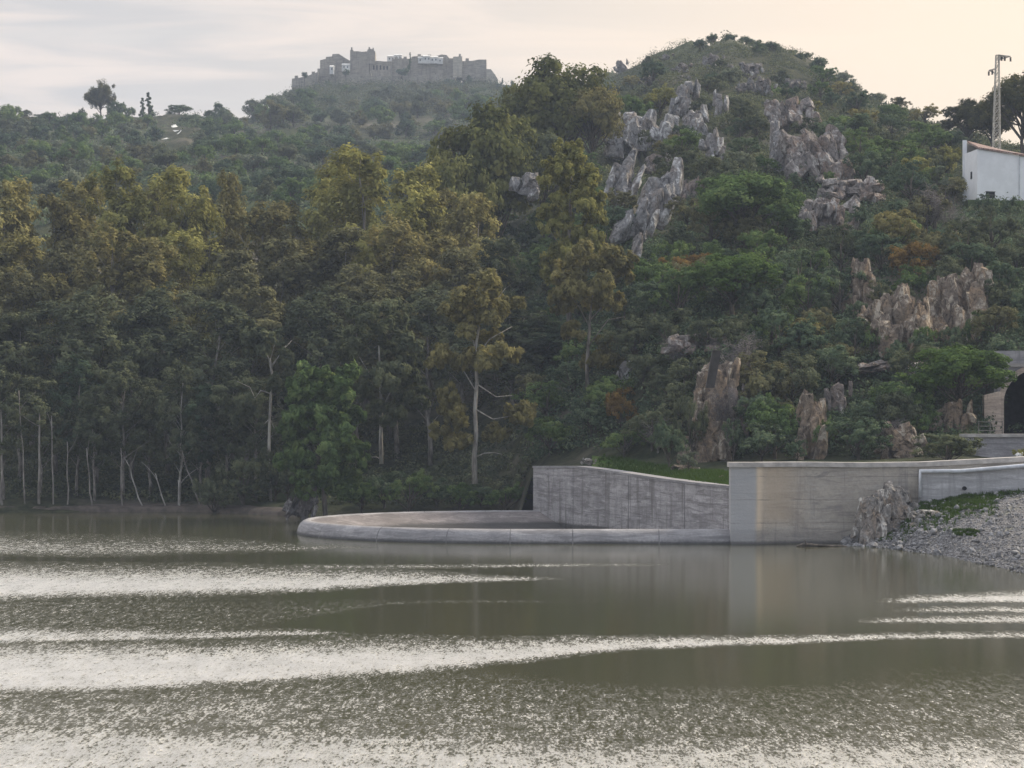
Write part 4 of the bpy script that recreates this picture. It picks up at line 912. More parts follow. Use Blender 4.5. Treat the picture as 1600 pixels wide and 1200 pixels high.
# ------------------------------------------------------------------ single trees taken from the photo : kind, px, ytop, ybase or Y, width px, tint, label
HERO = [
 ('broad',762,150,('Y',268),165,'moss','broad green tree below the right end of the castle'),
 ('broad',715,205,('Y',262),110,'moss','smaller green tree leaning against the broad tree below castle'),
 ('broad',872,80,('Y',300),155,'moss','biggest dark domed tree on the skyline left of the peak'),
 ('broad',826,110,('Y',308),85,'moss','round tree nestled at the left side of the biggest domed tree'),
 ('broad',925,120,('Y',296),85,'olive','round tree at the right side of the biggest domed tree'),
 ('broad',850,190,('Y',275),90,'dusky','shadowed tree under the biggest domed tree'),
 ('oak',1032,125,('Y',335),62,'yellow','yellow-green bush tree between biggest domed tree and rounded crag'),
 ('oak',985,138,('Y',330),75,'green','dull green bush left of the yellow-green bush tree'),
 ('broad',1165,256,('b',395),140,'green','wide grey-green tree between the two rock ridges'),
 ('oak',1215,300,('b',380),90,'green','bushy tree at the right shoulder of the wide grey-green tree'),
 ('oak',1110,300,('b',372),80,'green','bush filling the gap left of the wide grey-green tree'),
 ('broad',1145,385,('b',500),130,'bright','bright topped green tree on the middle slope above the cliff'),
 ('oak',1075,385,('b',450),92,'rust','rusty orange crowned tree left of the bright topped tree'),
 ('oak',1262,482,('b',560),105,'olive','flat topped olive tree above the reddish cliff column'),
 ('oak',1335,490,('b',565),80,'dark','dark tree right of the flat topped olive tree'),
 ('broad',1500,532,('Y',173),150,'bright','large bright green tree left of the tunnel portal'),
 ('oak',1452,560,('Y',175),80,'dark','dark tree merging with left side of the large bright green tree'),
 ('oak',1078,600,('Y',173),55,'dusky','dusky bush hiding the left edge of the orange brown cliff'),
 ('oak',1045,640,('Y',170),60,'dark','dark bush at the left foot of the orange brown cliff'),
 ('oak',1210,600,('Y',171),115,'green','dense round green tree between the two orange brown cliffs'),
 ('oak',1190,655,('Y',168),90,'dark','low dark bush beneath the dense round green tree'),
 ('oak',1340,640,('Y',166),110,'dark','dark green bush behind the wall, right of the reddish cliff'),
 ('oak',1405,592,('Y',170),95,'dusky','dusky tree above the low pale ribs behind the wall'),
 ('oak',1480,668,('Y',160),120,'dusky','low wide bush in front of the retaining wall'),
 ('oak',1400,312,('b',400),95,'olive','olive orange tree right of the reddish ridge base'),
 ('oak',1425,365,('b',450),80,'rust','rusty olive tree above the ribbed tan crag'),
 ('bare',1462,300,('b',372),95,'mauve','leafless mauve shrub below and left of the white house'),
 ('bare',1500,330,('b',385),70,'mauve','smaller leafless mauve shrub right of the larger one'),
 ('bare',1150,528,('b',600),90,'mauve','leafless grey shrub on the ledge right of the dark slot'),
 ('bare',1060,535,('b',580),60,'mauve','thin leafless shrub on the ledge left of the dark slot'),
 ('bare',1028,655,('b',712),70,'mauve','leafless grey shrub at the left foot of the main cliff'),
 ('bare',1130,610,('b',690),60,'mauve','leafless purple shrub on the face of the main cliff'),
 ('bare',1385,660,('Y',168),70,'mauve','leafless grey shrub behind wall among the low pale ribs'),
 ('oak',970,592,('Y',184),56,'rust','small rusty yellow bush under the pale stone block'),
 ('oak',1320,170,('b',235),110,'dark','dark round tree right of the pink grey spires'),
 ('oak',1262,148,('b',190),50,'yellow','yellow-green bush above the pink grey spires'),
 ('oak',1345,195,('b',260),80,'green','grey-green tree behind the flat-topped pink shelf'),
 ('oak',1392,212,('b',285),105,'green','largest green tree right of the flat-topped pink shelf'),
 ('oak',1432,235,('b',290),70,'yellow','yellow-green tree right of the largest green tree there'),
 ('oak',1455,190,('b',250),80,'green','rounded green tree below the right skyline'),
 ('oak',1480,215,('b',280),62,'yellow','yellow tree just left of the white house roof'),
 ('oak',1470,255,('b',320),70,'grey','grey-green tree beside the left wall of the white house'),
 ('oak',1405,147,('b',180),36,'silhouette','small lone tree on the skyline where the peak slope ends'),
 ('oak',1445,158,('b',200),50,'olive','rounded tree on the skyline right of the lone small one'),
 ('broad',1512,152,('Y',320),75,'silhouette','backlit gappy tree left of the pylon on the skyline'),
 ('broad',1550,140,('Y',312),65,'silhouette','backlit tree right behind the pylon'),
 ('broad',1598,98,('Y',300),100,'silhouette','tallest backlit tree at the right edge behind the house'),
 ('broad',1665,110,('Y',305),110,'silhouette','backlit tree just beyond the right edge'),
 ('oak',1535,300,('Y',236),28,'dark','dark bush under the left corner of the white house'),
 ('oak',1548,306,('Y',236),22,'dark','dark little bush below the black vent of the house'),
 ('oak',1578,301,('Y',236),26,'dark','dark little bush at right below the house wall'),
 ('broad',157,121,('Y',655),42,'silhouette','tall open crowned tree breaking the left ridge line'),
 ('far',186,148,('Y',652),46,'dark','domed dark oak right of the tall open tree on ridge'),
 ('conifer',222,150,('Y',655),16,'dark','left one of two pointed conifers on the left ridge'),
 ('conifer',232,141,('Y',656),20,'dark','right and taller one of two pointed conifers on left ridge'),
 ('far',280,160,('Y',690),46,'dark','round isolated oak on the ridge right of the conifers'),
 ('far',66,176,('Y',650),34,'dark','low dark oak on the ridge near the left edge'),
 ('far',335,176,('Y',735),34,'dark','low oak on the ridge before the dip below castle hill'),
 ('far',308,174,('Y',712),26,'dark','small oak right of the round isolated oak on ridge'),
 ('far',126,163,('Y',650),18,'dark','small bush left of the tall open tree on ridge'),
 ('far',800,123,('Y',900),14,'dark','small tree on the skyline right of the castle end'),
]
for i, (kind, px, yt_, pos, wp, ti, lab) in enumerate(HERO):
    Y = pos[1] if pos[0] == 'Y' else hit(px, pos[1]) - .5
    b = gbase(px, Y)
    if px == 1480 and Y == 160: b.z = 4.6
    top = zz(yt_, Y); hh_ = max(top - b.z, .8)
    nm = {'broad': 'broadleaf_tree', 'oak': 'oak_tree', 'far': 'oak_tree', 'conifer': 'conifer', 'bare': 'bare_shrub'}[kind]
    if 'bush' in lab: nm = 'bush'
    tree(kind, ti, b, hh_, wp / F * Y * (1.25 if kind == 'broad' else 1.1), lab, nm, {'bare_shrub': 'shrub', 'bush': 'bush'}.get(nm, 'tree'), 'single trees and bushes on the slopes', BARK_PALE if kind == 'bare' else BARK_DARK)
FRONT = [ # bushes rooted in ledges and at the feet of the cliffs: px, ytop, ybase, width, tint, label
 (1338,462,500,34,'dark','dark bush at the foot of the upright tan pillar'),(1376,432,478,40,'dusky','dusky bush on the saddle right of the upright tan pillar'),(1362,505,545,38,'green','green bush against the left edge of the broad tan crag'),
 (1404,520,566,46,'dark','dark bush covering the foot of the broad tan crag'),(1412,438,478,36,'dusky','dusky bush on top of the broad tan crag'),(1446,500,548,40,'green','green bush in the gully between the two big crags'),
 (1488,500,548,44,'dark','dark bush covering the foot of the ribbed tan crag'),(1478,440,474,26,'dusky','little dusky bush on a ledge of the ribbed crag'),(1526,480,540,44,'green','green bush at the right end of the ribbed tan crag'),
 (1424,478,500,20,'dark','tiny dark bush on the shelf joining the two crags'),(1108,640,680,30,'dusky','dusky bush halfway up the orange brown cliff'),(1146,640,700,40,'dark','dark bush against the right side of the orange brown cliff'),
 (1076,700,734,34,'grey','grey-green bush at the base of the orange brown cliff'),(1246,680,722,34,'dark','dark bush at the left foot of the reddish cliff column'),(1286,640,700,38,'green','green bush against the right side of the reddish cliff column'),
 (1264,600,630,26,'dusky','dusky bush crowning the reddish cliff column'),(1012,300,330,24,'dark','dark bush in the crack beside the largest slab'),(1240,262,292,30,'dark','dark bush on the pink face of the right rock ridge'),
 (1296,262,290,26,'green','green bush on top of the flat pink shelf'),(1340,318,352,36,'dark','dark bush below the flat pink shelf'),(1008,196,226,22,'dusky','dusky bush among the jagged pale spires'),(1084,205,240,30,'green','green bush between spires and the white striped pinnacle')]
for (px, yt_, yb, wp, ti, lab) in FRONT:
    Y = hit(px, yb) - 3.2; b = pt(px, yb, Y); b.z = min(b.z, ground(px, Y) + .2) - .1 if ground(px, Y) > b.z - 2 else b.z
    top = zz(yt_, Y); tree('oak', ti, b, top - b.z, wp * 1.15 / F * Y, lab, 'bush', 'bush', 'bushes on the cliffs')
# waterside shrubs behind the weir
sh_ = [(565,735,60),(600,725,70),(640,722,75),(682,735,70),(718,742,65),(752,748,62),(790,745,66),(822,752,50),(860,640,80)]
for i, (px, yt_, wp) in enumerate(sh_):
    Y = 189 + (i % 2); b = gbase(px, Y); top = zz(yt_, Y)
    tree('oak', ('green', 'dark')[i % 2] if i != 4 else 'green', b, top - b.z, wp * 1.25 / F * Y, f'leafy green waterside bush, {ORD[i+1]} from the left in the row behind the weir', 'bush', 'bush', 'bushes behind the weir')
low = [(380,700,70),(335,725,60),(430,680,60),(400,745,55),(450,720,50)]
for i, (px, yt_, wp) in enumerate(low):
    Y = 199; b = gbase(px, Y); top = zz(yt_, Y)
    tree('oak', 'dusky', b, top - b.z, wp * 1.25 / F * Y, f'drooping dusky bush over the water left of striped rock, number {i+1} of five from the left' if False else ['drooping dusky bush over the water left of the striped rock', 'low dusky bush at the water, farthest left of the shore bushes', 'tall dusky bush just behind the striped rock', 'low dusky bush touching the water left of the striped rock', 'small dusky bush over the top of the striped rock'][i], 'bush', 'bush', 'bushes over the far shore')

# ------------------------------------------------------------------ hillside oaks in rows
n_far = 0
def row(Ys, x0, x1, step, size, tints, where, kind='far', hr=.8, grp='oaks on the wooded hillside', py=None, name='oak_tree', word='oak', jit=.35, below=None):
    k = 0
    x = x0
    spots = []
    while x < x1:
        px = x + random.uniform(-jit, jit) * step
        Y = (hit(px, py) if py else Ys) + random.uniform(-5, 5) * (1 if Ys > 300 or py is None else .4)
        s = size * random.uniform(.72, 1.3)
        spots.append((px, Y, s)); x += step * random.uniform(.8, 1.2)
    spots.sort()
    for px, Y, s in spots:
        kk = knots(px); Y = min(Y, kk[5, 0] - 1)
        b = gbase(px, Y); py_top = HY - ((b.z + s * hr) - H) / Y * F
        if any(a0 - 4 < px < a1 + 4 and (c0 + c1) / 2 - 8 > py_top > c0 - 22 - s * hr / Y * F * 0 and py_top < c1 - 6 for (a0, a1, c0, c1) in OUT): continue
        if px > 1492 and (218 < py_top < 322 or 540 < py_top < 700): continue
        if 440 < px < 790 and Y > 800 and py_top < np.interp(px, [450, 500, 560, 710, 780], [134, 132, 130, 122, 128]): continue
        ti = random.choice(tints); k += 1
        sz = 'big' if s > size * 1.12 else 'small' if s < size * .86 else 'rounded'
        tree(kind, ti, b, s * hr * random.uniform(.85, 1.15), s, f'{sz} {WORD[ti]} {word}, {ORD[min(k,40)]} from left, {where}', name, 'tree', grp)
left_rows = [366, 394, 424, 456, 490, 526, 566, 612]
T1 = ['dark', 'green', 'green', 'grey', 'dark', 'dusky', 'green', 'brown']
for i, Y in enumerate(left_rows):
    x1 = 700 if i < 6 else 560
    row(Y, -30 + (i % 2) * 14, x1, 4.5 * F / Y, 6.6, T1, f'{ORD[8-i]} row below the left ridge')
for i, Y in enumerate([650, 690, 735, 785, 835, 885, 930, 960]):
    x0 = [330, 330, 360, 395, 420, 440, 455, 470][i]
    row(Y, x0, 800, (6.6 if Y < 850 else 5.0) * F / Y, 7.6 if Y < 850 else 4.6, ['grey', 'dark', 'dusky', 'green', 'brown'], f'{ORD[8-i]} row below the castle walls', grp='oaks on the castle hill', name='hillside_shrub', word='shrub')
row(646, -30, 330, 34, 5.5, ['dark', 'dusky', 'green'], 'along the skyline of the left ridge', name='ridge_oak')
row(945, 455, 795, 17, 3.6, ['grey', 'dark', 'dusky'], 'at the foot of the castle walls', grp='oaks on the castle hill', name='hillside_shrub', word='shrub')
# right rocky hill
for i, py in enumerate([705, 665, 625, 585, 545, 505, 470, 435, 400, 368, 338, 308]):
    x0, x1 = (845, 1560 if py > 560 else 1660) if py < 660 else (850, 1470)
    row(200, x0, x1, 58 if py > 400 else 50, 4.2 + (705 - py) * .002, ['dark', 'dark', 'green', 'dusky', 'dusky', 'brown'], f'{ORD[i+1]} slope row above the spillway', 'oak', .85, 'trees on the rocky hill', py, jit=.3, name='evergreen_tree', word='tree')
for i, py in enumerate([280, 252, 226, 202, 180, 160, 142]):
    row(250, 950 + i * 4, 1500 - i * 30 if i > 2 else 1490, 40, 4.6, ['dark', 'green', 'dusky', 'grey', 'olive'], f'{ORD[i+13]} slope row above the spillway', 'oak', .75, 'trees on the rocky hill', py, name='evergreen_tree', word='bush tree')

row(476, 962, 1385, 26, 3.2, ['dark', 'dusky', 'grey'], 'along the summit skyline of the peak', 'far', .7, 'bushes on the peak', None, name='summit_bush', word='bush')
row(440, 980, 1370, 34, 3.4, ['dark', 'dusky', 'grey', 'green'], 'second row under the summit skyline', 'far', .75, 'bushes on the peak', None, name='summit_bush', word='bush')
row(405, 985, 1350, 34, 3.6, ['dark', 'dusky', 'green', 'grey'], 'third row under the summit skyline', 'far', .75, 'bushes on the peak', None, name='summit_bush', word='bush')
row(370, 975, 1350, 36, 3.8, ['dark', 'dusky', 'green', 'grey'], 'fourth row under the summit skyline', 'far', .8, 'bushes on the peak', None, name='summit_bush', word='bush')
for i, Yq in enumerate((232, 252, 272, 292)):
    row(Yq, 778, 975, 34, 5.0, ['dark', 'green', 'dusky'], f'{ORD[i+1]} row of the slope around the golden eucalyptus', 'oak', .8, 'trees on the rocky hill', None, name='evergreen_tree', word='tree')
# ------------------------------------------------------------------ scrub and undergrowth: nobody could count it
g = np.random.default_rng(5)
def scrub(name, n, x0, x1, cond, size, per, leafk, m, label, cat='undergrowth'):
    C, Rr = [], []
    while len(C) < n:
        px = g.uniform(x0, x1); k = knots(px); lo, hi = cond(k, px)
        Y = 1 / g.uniform(1 / hi, 1 / lo); zg = ground(px, Y, k)
        if zg < .2: continue
        py = HY - (zg - H) / Y * F
        if any(a0 < px < a1 and c0 < py < c1 for (a0, a1, c0, c1) in OUT) and g.random() < .8: continue
        r = size * Y * g.uniform(.6, 1.5); C.append(((px - 800) / F * Y, Y, zg + r * .25)); Rr.append(r)
    C, Rr = np.array(C), np.array(Rr)
    V, Q, T = leaf_cloud(g, C, Rr, per, leafk, leafk * .6, 0, .75, .12, 0)
    # leaf size grows with distance class
    o = link(bpy.data.objects.new(name, np_mesh(name, V, Q, m, T))); tag(o, label, cat, kind='stuff')
scrub('undergrowth', 5200, 830, 1640, lambda k, px: (k[1, 0] + (2 if px < 1150 else 0), 262), .0042, 34, .26, LEAF['dark'], 'dark low undergrowth covering the rocky slope above the spillway')
scrub('undergrowth', 7000, 900, 1640, lambda k, px: (240, k[5, 0]), .0026, 34, .34, LEAF['dusky'], 'grey-green low scrub covering the upper slopes of the rocky peak')
scrub('undergrowth', 1800, -80, 835, lambda k, px: (k[1, 0] + 1, 250), .0035, 40, .28, LEAF['dusky'], 'dim undergrowth on the ground beneath the eucalyptus wood')
scrub('undergrowth', 3000, -80, 960, lambda k, px: (330, k[5, 0]), .0028, 30, .55, LEAF['dark'], 'dull green scrub between the oaks of the castle hill')

scrub('undergrowth', 1500, 430, 800, lambda k, px: (760, k[5, 0] - 4), .0036, 40, .50, LEAF['dusky'], 'dull scrub covering the steep slope under the castle walls')
# muddy bank under the wood
V, Q = [], []
for i, u in enumerate(range(-120, 470, 6)):
    Y0 = knots(u)[0, 0] + 3.6
    for j, (dy, z_) in enumerate(((0, -.25), (.15, .25), (.6, .42), (1.8, .6), (4, .5))):
        x = (u - 800) / F * Y0; V.append((x, Y0 + dy + mnoise.noise(Vector((x, 0, j))) * .35, z_ + mnoise.noise(Vector((x * .8, j, 3))) * .16))
n = len(range(-120, 470, 6)); Q = [(i * 5 + j, (i + 1) * 5 + j, (i + 1) * 5 + j + 1, i * 5 + j + 1) for i in range(n - 1) for j in range(4)]
tag(mesh_obj('shore_bank', V, Q, flat('mud', (.085, .07, .058), .9, .35, 1.2), smooth=True), kind='structure')

# ------------------------------------------------------------------ castle on the hill
YC = 962
ca = empty('castle', pt(610, 130, YC)); tag(ca, 'ruined grey stone hilltop castle with square keep and long battlemented walls', 'castle')
def cblock(name, pl, yb, m=CASTLE, dep=9, dy=0, cren=True, cw=1.3, parent=ca):
    """wall block: pl = [(px, ytop)...] outline along the top"""
    bm = bmesh.new(); Y = YC + dy; s = Y / F
    pts_ = [((x - 800) * s, H + (HY - y) * s) for x, y in pl]; zb = H + (HY - yb) * s
    F1 = [(bm.verts.new((x, Y, zb)), bm.verts.new((x, Y, z_))) for x, z_ in pts_]; B1 = [(bm.verts.new((x, Y + dep, zb)), bm.verts.new((x, Y + dep, z_))) for x, z_ in pts_]
    for i in range(len(pts_) - 1):
        bm.faces.new((F1[i][0], F1[i + 1][0], F1[i + 1][1], F1[i][1])); bm.faces.new((B1[i + 1][0], B1[i][0], B1[i][1], B1[i + 1][1]))
        bm.faces.new((F1[i][1], F1[i + 1][1], B1[i + 1][1], B1[i][1]))
    bm.faces.new((F1[0][0], F1[0][1], B1[0][1], B1[0][0])); bm.faces.new((F1[-1][1], F1[-1][0], B1[-1][0], B1[-1][1]))
    if cren:
        for i in range(len(pts_) - 1):
            (xa, za), (xb, zb_) = pts_[i], pts_[i + 1]; L_ = xb - xa; k = int(L_ / (cw * 2))
            for j in range(k):
                if random.random() < .2: continue
                x = xa + (j + .5) * L_ / k; z_ = za + (zb_ - za) * (x - xa) / L_
                box(bm, x - cw / 2, x + cw / 2, Y + .003, Y + .7, z_ - .4, z_ + random.uniform(.7, 1.1))
    o = bm_obj(name, bm, m, parent); o.location = -parent.location; return o
def cwins(lst, dy, parent):
    for (x, y, w_, h_) in lst:
        bm = bmesh.new(); Y = YC + dy - .02; s = Y / F; box(bm, (x - 800) * s, (x + w_ - 800) * s, Y - .05, Y + .3, H + (HY - y - h_) * s, H + (HY - y) * s)
        o = bm_obj('window', bm, DARK, parent); o.location = (0, 0, 0) if parent is not ca else -ca.location
cblock('outer_wall', [(456,123),(470,121),(482,118),(497,112)], 150, dy=-6)
cblock('outer_wall', [(496,107),(512,108),(528,110),(547,112)], 150, CASTLE, dy=-2)
cblock('gatehouse', [(500,94),(509,92),(509.2,89),(519,88),(519.2,84.5),(529,84),(534,87),(540,91),(547,95)], 125, dy=6)
kp = cblock('keep', [(547,80),(560,80),(566,81),(577,80)], 120, CASTLE, 14, 0)
cblock('keep_turret', [(547,78),(552,78)], 90, CASTLE, 4, -.5, cw=.6); cblock('keep_turret', [(574,77.5),(580,76),(586,80)], 100, CASTLE, 7, -.6, cw=.6)
cblock('bastion', [(530,116),(555,115.5),(580,114)], 140, CASTLE, 16, -7, cren=False)
pb = cblock('palace_wing', [(578,95),(590,95),(600,96),(612,96)], 124, CASTLE, 10, 0, cren=False)
cwins([(583,102,2,7),(588,102,2,7),(593.5,102,2,7),(599,103,2,6),(604,103,2,6)], 0, ca)
cblock('curtain_wall', [(612,93),(626,91),(640,92),(652,91)], 122, dy=2)
cblock('curtain_wall', [(646,88),(664,87),(678,92),(692,92)], 122, CASTLE, dy=0)
cblock('tower_block', [(680,88),(690,85),(698,86),(702,91),(711,91)], 122, CASTLE, dy=1)
cblock('tower', [(708,88.5),(722,88)], 121, CASTLE_LT, 10, -3, cw=.8)
cblock('curtain_wall', [(722,95.5),(738,95),(748,93),(760,93)], 126, CASTLE, 10, -1)
cblock('outer_wall', [(760,108),(767,108),(773,116),(778,124)], 132, CASTLE_LT, 5, -2, cren=False)
cblock('terrace_wall', [(580,118),(620,119),(660,119),(712,121)], 140, CASTLE, 8, -8, cren=False)
GH = 'white houses inside the castle walls'
for i, (x0, x1, y0, y1, dy, lab) in enumerate([
  (557,566,107,117,-9.5,'small white house front at the foot of the castle keep'),(515,521,104,112,-8,'white house left of the castle keep, below the gatehouse'),(534,546,101,107,-4,'low white house tucked against the left side of the keep'),
  (578,587,91,97,4,'white house right of the keep turret'),(605,616,88,95,8,'leftmost white house roof above the middle curtain wall'),(616,628,86,94,9,'taller white house above the middle curtain wall'),
  (653,661,90,95,-2,'white house just right of the castle cypress'),(661,672,88,95,-3,'white house between the castle cypress and tower block'),(672,684,89.5,95,-2,'white house left of the tower block'),(684,692,91,96,-1.5,'small white house touching the tower block')]):
    if i == 0: continue
    Y = YC + dy; s = Y / F; e = empty('white_house', pt(x0, y1, Y)); tag(e, lab, 'house', GH)
    X0, X1, Z0, Z1 = (x0 - 800) * s, (x1 - 800) * s, H + (HY - y1 - 4) * s, H + (HY - y0) * s
    bm = bmesh.new(); prism(bm, [(X0, Y), (X1, Y), (X1, Y + 5), (X0, Y + 5)], Z0, Z1); q = bm_obj('wall', bm, WHITE_OLD, e); q.location = -e.location
    bm = bmesh.new(); v_ = [bm.verts.new(p) for p in ((X0 - .1, Y - .2, Z1 + .01), (X1 + .1, Y - .2, Z1 + .01), (X1 + .1, Y + 5.2, Z1 + .01), (X0 - .1, Y + 5.2, Z1 + .01), (X0 - .1, Y + 2.5, Z1 + .8), (X1 + .1, Y + 2.5, Z1 + .8))]
    for f in ((0, 1, 5, 4), (3, 4, 5, 2), (0, 4, 3), (1, 2, 5), (0, 3, 2, 1)): bm.faces.new([v_[k] for k in f])
    q = bm_obj('roof', bm, WHITE_OLD, e); q.location = -e.location
    for k in range(max(1, int((X1 - X0) / 1.4))):
        xx = X0 + .7 + k * 1.4
        if xx + .4 < X1:
            bm = bmesh.new(); box(bm, xx, xx + .4, Y - .04, Y + .1, Z1 - 1.3, Z1 - .6); q = bm_obj('window', bm, DARK, e); q.location = -e.location
for (px, yt_, yb, wp, kind, lab) in [(641,80,112,9,'conifer','dark cypress rising above the middle of the castle walls'),(476,110,124,12,'far','round tree above the left end of the castle walls'),(628,100,119,24,'far','round tree in front of the middle castle wall'),(733,116,134,20,'far','dark round tree below the right castle wall'),(702,120,136,22,'far','round tree below the pale castle tower'),(540,106,118,14,'far','dark tree left of the keep foot'),(512,122,140,18,'far','bush below the outer castle wall'),(785,121,140,8,'conifer','tiny pointed tree at the right end of the castle hill'),(495,128,146,20,'far','rounded bush under the left castle wall'),(590,124,140,22,'far','rounded tree under the palace wing')]:
    Y = YC - 10.5 if kind == 'far' else YC - 4
    b = pt(px, yb, Y); tree(kind, 'dark', b, (yb - yt_) / F * Y, wp / F * Y, lab, 'oak_tree' if kind == 'far' else 'cypress', 'tree', 'trees around the castle')

# ------------------------------------------------------------------ white house, retaining wall, tunnel, pylon
hs = empty('white_building', pt(1527, 314, 245)); tag(hs, 'plain white rendered building with sloping red tile roof on the right hill', 'house')
c0 = Vector(XY(1527, 245)); cl = Vector(XY(1506.5, 250)); cr = c0 + Vector((11.5, 4.2)); cb = Vector(XY(1640, 262))
zb = zz(316, 245) - .4; h0 = zz(233, 245); hr_ = zz(259, 249)
ridge = [(Vector(XY(1511.5, 252.5)), zz(219.5, 252.5)), (Vector(XY(1592, 258)), zz(239.5, 258))]
bm = bmesh.new(); prism(bm, [c0, cr, cb, cl], zb - 1.5, [h0, hr_, hr_, h0 + .02]); q = bm_obj('wall', bm, WHITE, hs); q.location = -hs.location
bm = bmesh.new(); rt = [(c0 + Vector((.1, -.14)), h0 + .04), (cr + Vector((.3, -.14)), hr_ + .04), (ridge[1][0], ridge[1][1] - .2), (ridge[0][0], ridge[0][1] - .2)]
lo = [bm.verts.new((p.x, p.y, z_ - .02)) for p, z_ in rt]; hi = [bm.verts.new((p.x, p.y, z_ + .16)) for i, (p, z_) in enumerate(rt)]
for i in range(4): bm.faces.new((lo[i], lo[(i + 1) % 4], hi[(i + 1) % 4], hi[i]))
bm.faces.new(hi); bm.faces.new(lo[::-1]); q = bm_obj('roof', bm, TILE, hs); q.location = -hs.location
bm = bmesh.new(); wall_strip(bm, [tuple(ridge[0][0] + Vector((-.1, .02))), tuple(ridge[1][0] + Vector((0, .02)))], zb - 1, [ridge[0][1] - .06, ridge[1][1] - .06], .3); q = bm_obj('back_wall', bm, WHITE_OLD, hs); q.location = -hs.location
bm = bmesh.new(); d = (cl - c0).normalized(); wall_strip(bm, [tuple(cl + Vector((-.12, -.02))), tuple(cl + Vector((.28, -.02)))], zb - 1.5, [zz(219, 250)] * 2, .3); q = bm_obj('gable_parapet', bm, WHITE, hs); q.location = -hs.location
fd = (cr - c0).normalized(); fn = Vector((fd.y, -fd.x))
def onface(a, dirv, nrm, u, z_, w_, h_, name, m, parent, dep=.08):
    p = a + dirv * u; bm = bmesh.new(); q_ = [p + nrm * dep, p + dirv * w_ + nrm * dep, p + dirv * w_ - nrm * .1, p - nrm * .1]
    prism(bm, q_, z_, z_ + h_); o = bm_obj(name, bm, m, parent); o.location = -parent.location; return o
fr1 = onface(c0, fd, fn, 1.0, zz(308.5, 245), 1.05, .64, 'window', DARK, hs, .02)
for k in range(3): onface(c0, fd, fn, 1.0 - .06, zz(308.5, 245) - .06 + k * .34, 1.17, .05, 'window_bar', METAL, hs, .05)
sd_ = (cl - c0).normalized(); sn = Vector((-sd_.y, sd_.x)); sn = sn if sn.x < 0 else -sn
onface(c0, sd_, sn, 1.9, zz(278, 246), .6, .75, 'window', DARK, hs, .03)
bm = bmesh.new(); tube(bm, [(c0.x + fd.x * 4.9 + fn.x * .1, c0.y + fd.y * 4.9 + fn.y * .1, zb), (c0.x + fd.x * 4.9 + fn.x * .1, c0.y + fd.y * 4.9 + fn.y * .1, h0 - .6)], .05, 6); q = bm_obj('downpipe', bm, PIPE, hs); q.location = -hs.location
# terrace under the house
tV = [(*(c0 + Vector((-1.6, -3.5))), zb + .1), (*(cr + Vector((6, -3.5))), zb + .1), (*(cr + Vector((6, 8))), zb + .3), (*(cl + Vector((-1, 5))), zb + .3)]
bm = bmesh.new(); prism(bm, [t_[:2] for t_ in tV], zb - 4, zb + .35); tag(bm_obj('house_terrace', bm, flat('terrace_earth', (.07, .10, .035), .95, .4, 1)), kind='structure')

# pylon
YP = 268; py_ = empty('power_pylon', pt(1557, 235, YP)); tag(py_, 'tall lattice steel power pylon rising behind the white building', 'pylon')
bp = pt(1556.5, 262, YP); tp = pt(1558.5, 86, YP); bm = bmesh.new()
def cor(t, i):
    w_ = .44 * (1 - t) + .17 * t; dx, dy = ((-1, -1), (1, -1), (1, 1), (-1, 1))[i]; c = bp.lerp(tp, t); return Vector((c.x + dx * w_, c.y + dy * w_, c.z))
NB = 15
for i in range(4): tube(bm, [cor(t, i) for t in np.linspace(0, 1, 6)], .05, 4)
for k in range(NB):
    t0_, t1_ = k / NB, (k + 1) / NB
    for i in range(4):
        j_ = (i + 1) % 4
        tube(bm, [cor(t0_, i), cor(t1_, j_)], .024, 4); tube(bm, [cor(t0_, j_), cor(t1_, i)], .024, 4); tube(bm, [cor(t1_, i), cor(t1_, j_)], .022, 4)
q = bm_obj('mast', bm, LATTICE, py_); q.location = -py_.location
def arm(xa, xb, y, drop):
    bm = bmesh.new(); a_ = pt(xa, y, YP); b_ = pt(xb, y + drop, YP)
    tube(bm, [a_ + Vector((0, -.2, 0)), b_], .06, 4); tube(bm, [a_ + Vector((0, .2, 0)), b_], .06, 4); tube(bm, [a_ - Vector((0, 0, .6)), b_], .05, 4)
    for t_ in (.25, .5, .75): tube(bm, [a_.lerp(b_, t_), (a_ - Vector((0, 0, .6))).lerp(b_, t_ - .15)], .035, 4)
    q = bm_obj('crossarm', bm, LATTICE, py_); q.location = -py_.location
    for t_ in (.55, 1.0):
        bm = bmesh.new(); c = a_.lerp(b_, t_)
        for k in range(4): bmesh.ops.create_cone(bm, cap_ends=True, segments=8, radius1=.13, radius2=.08, depth=.09, matrix=Matrix.Translation(c - Vector((0, 0, .15 + k * .12))))
        q = bm_obj('insulator', bm, DARK_MATT, py_); q.location = -py_.location
arm(1559, 1579, 86, 2); arm(1557, 1545, 107, 3); arm(1559, 1570, 87, 0)

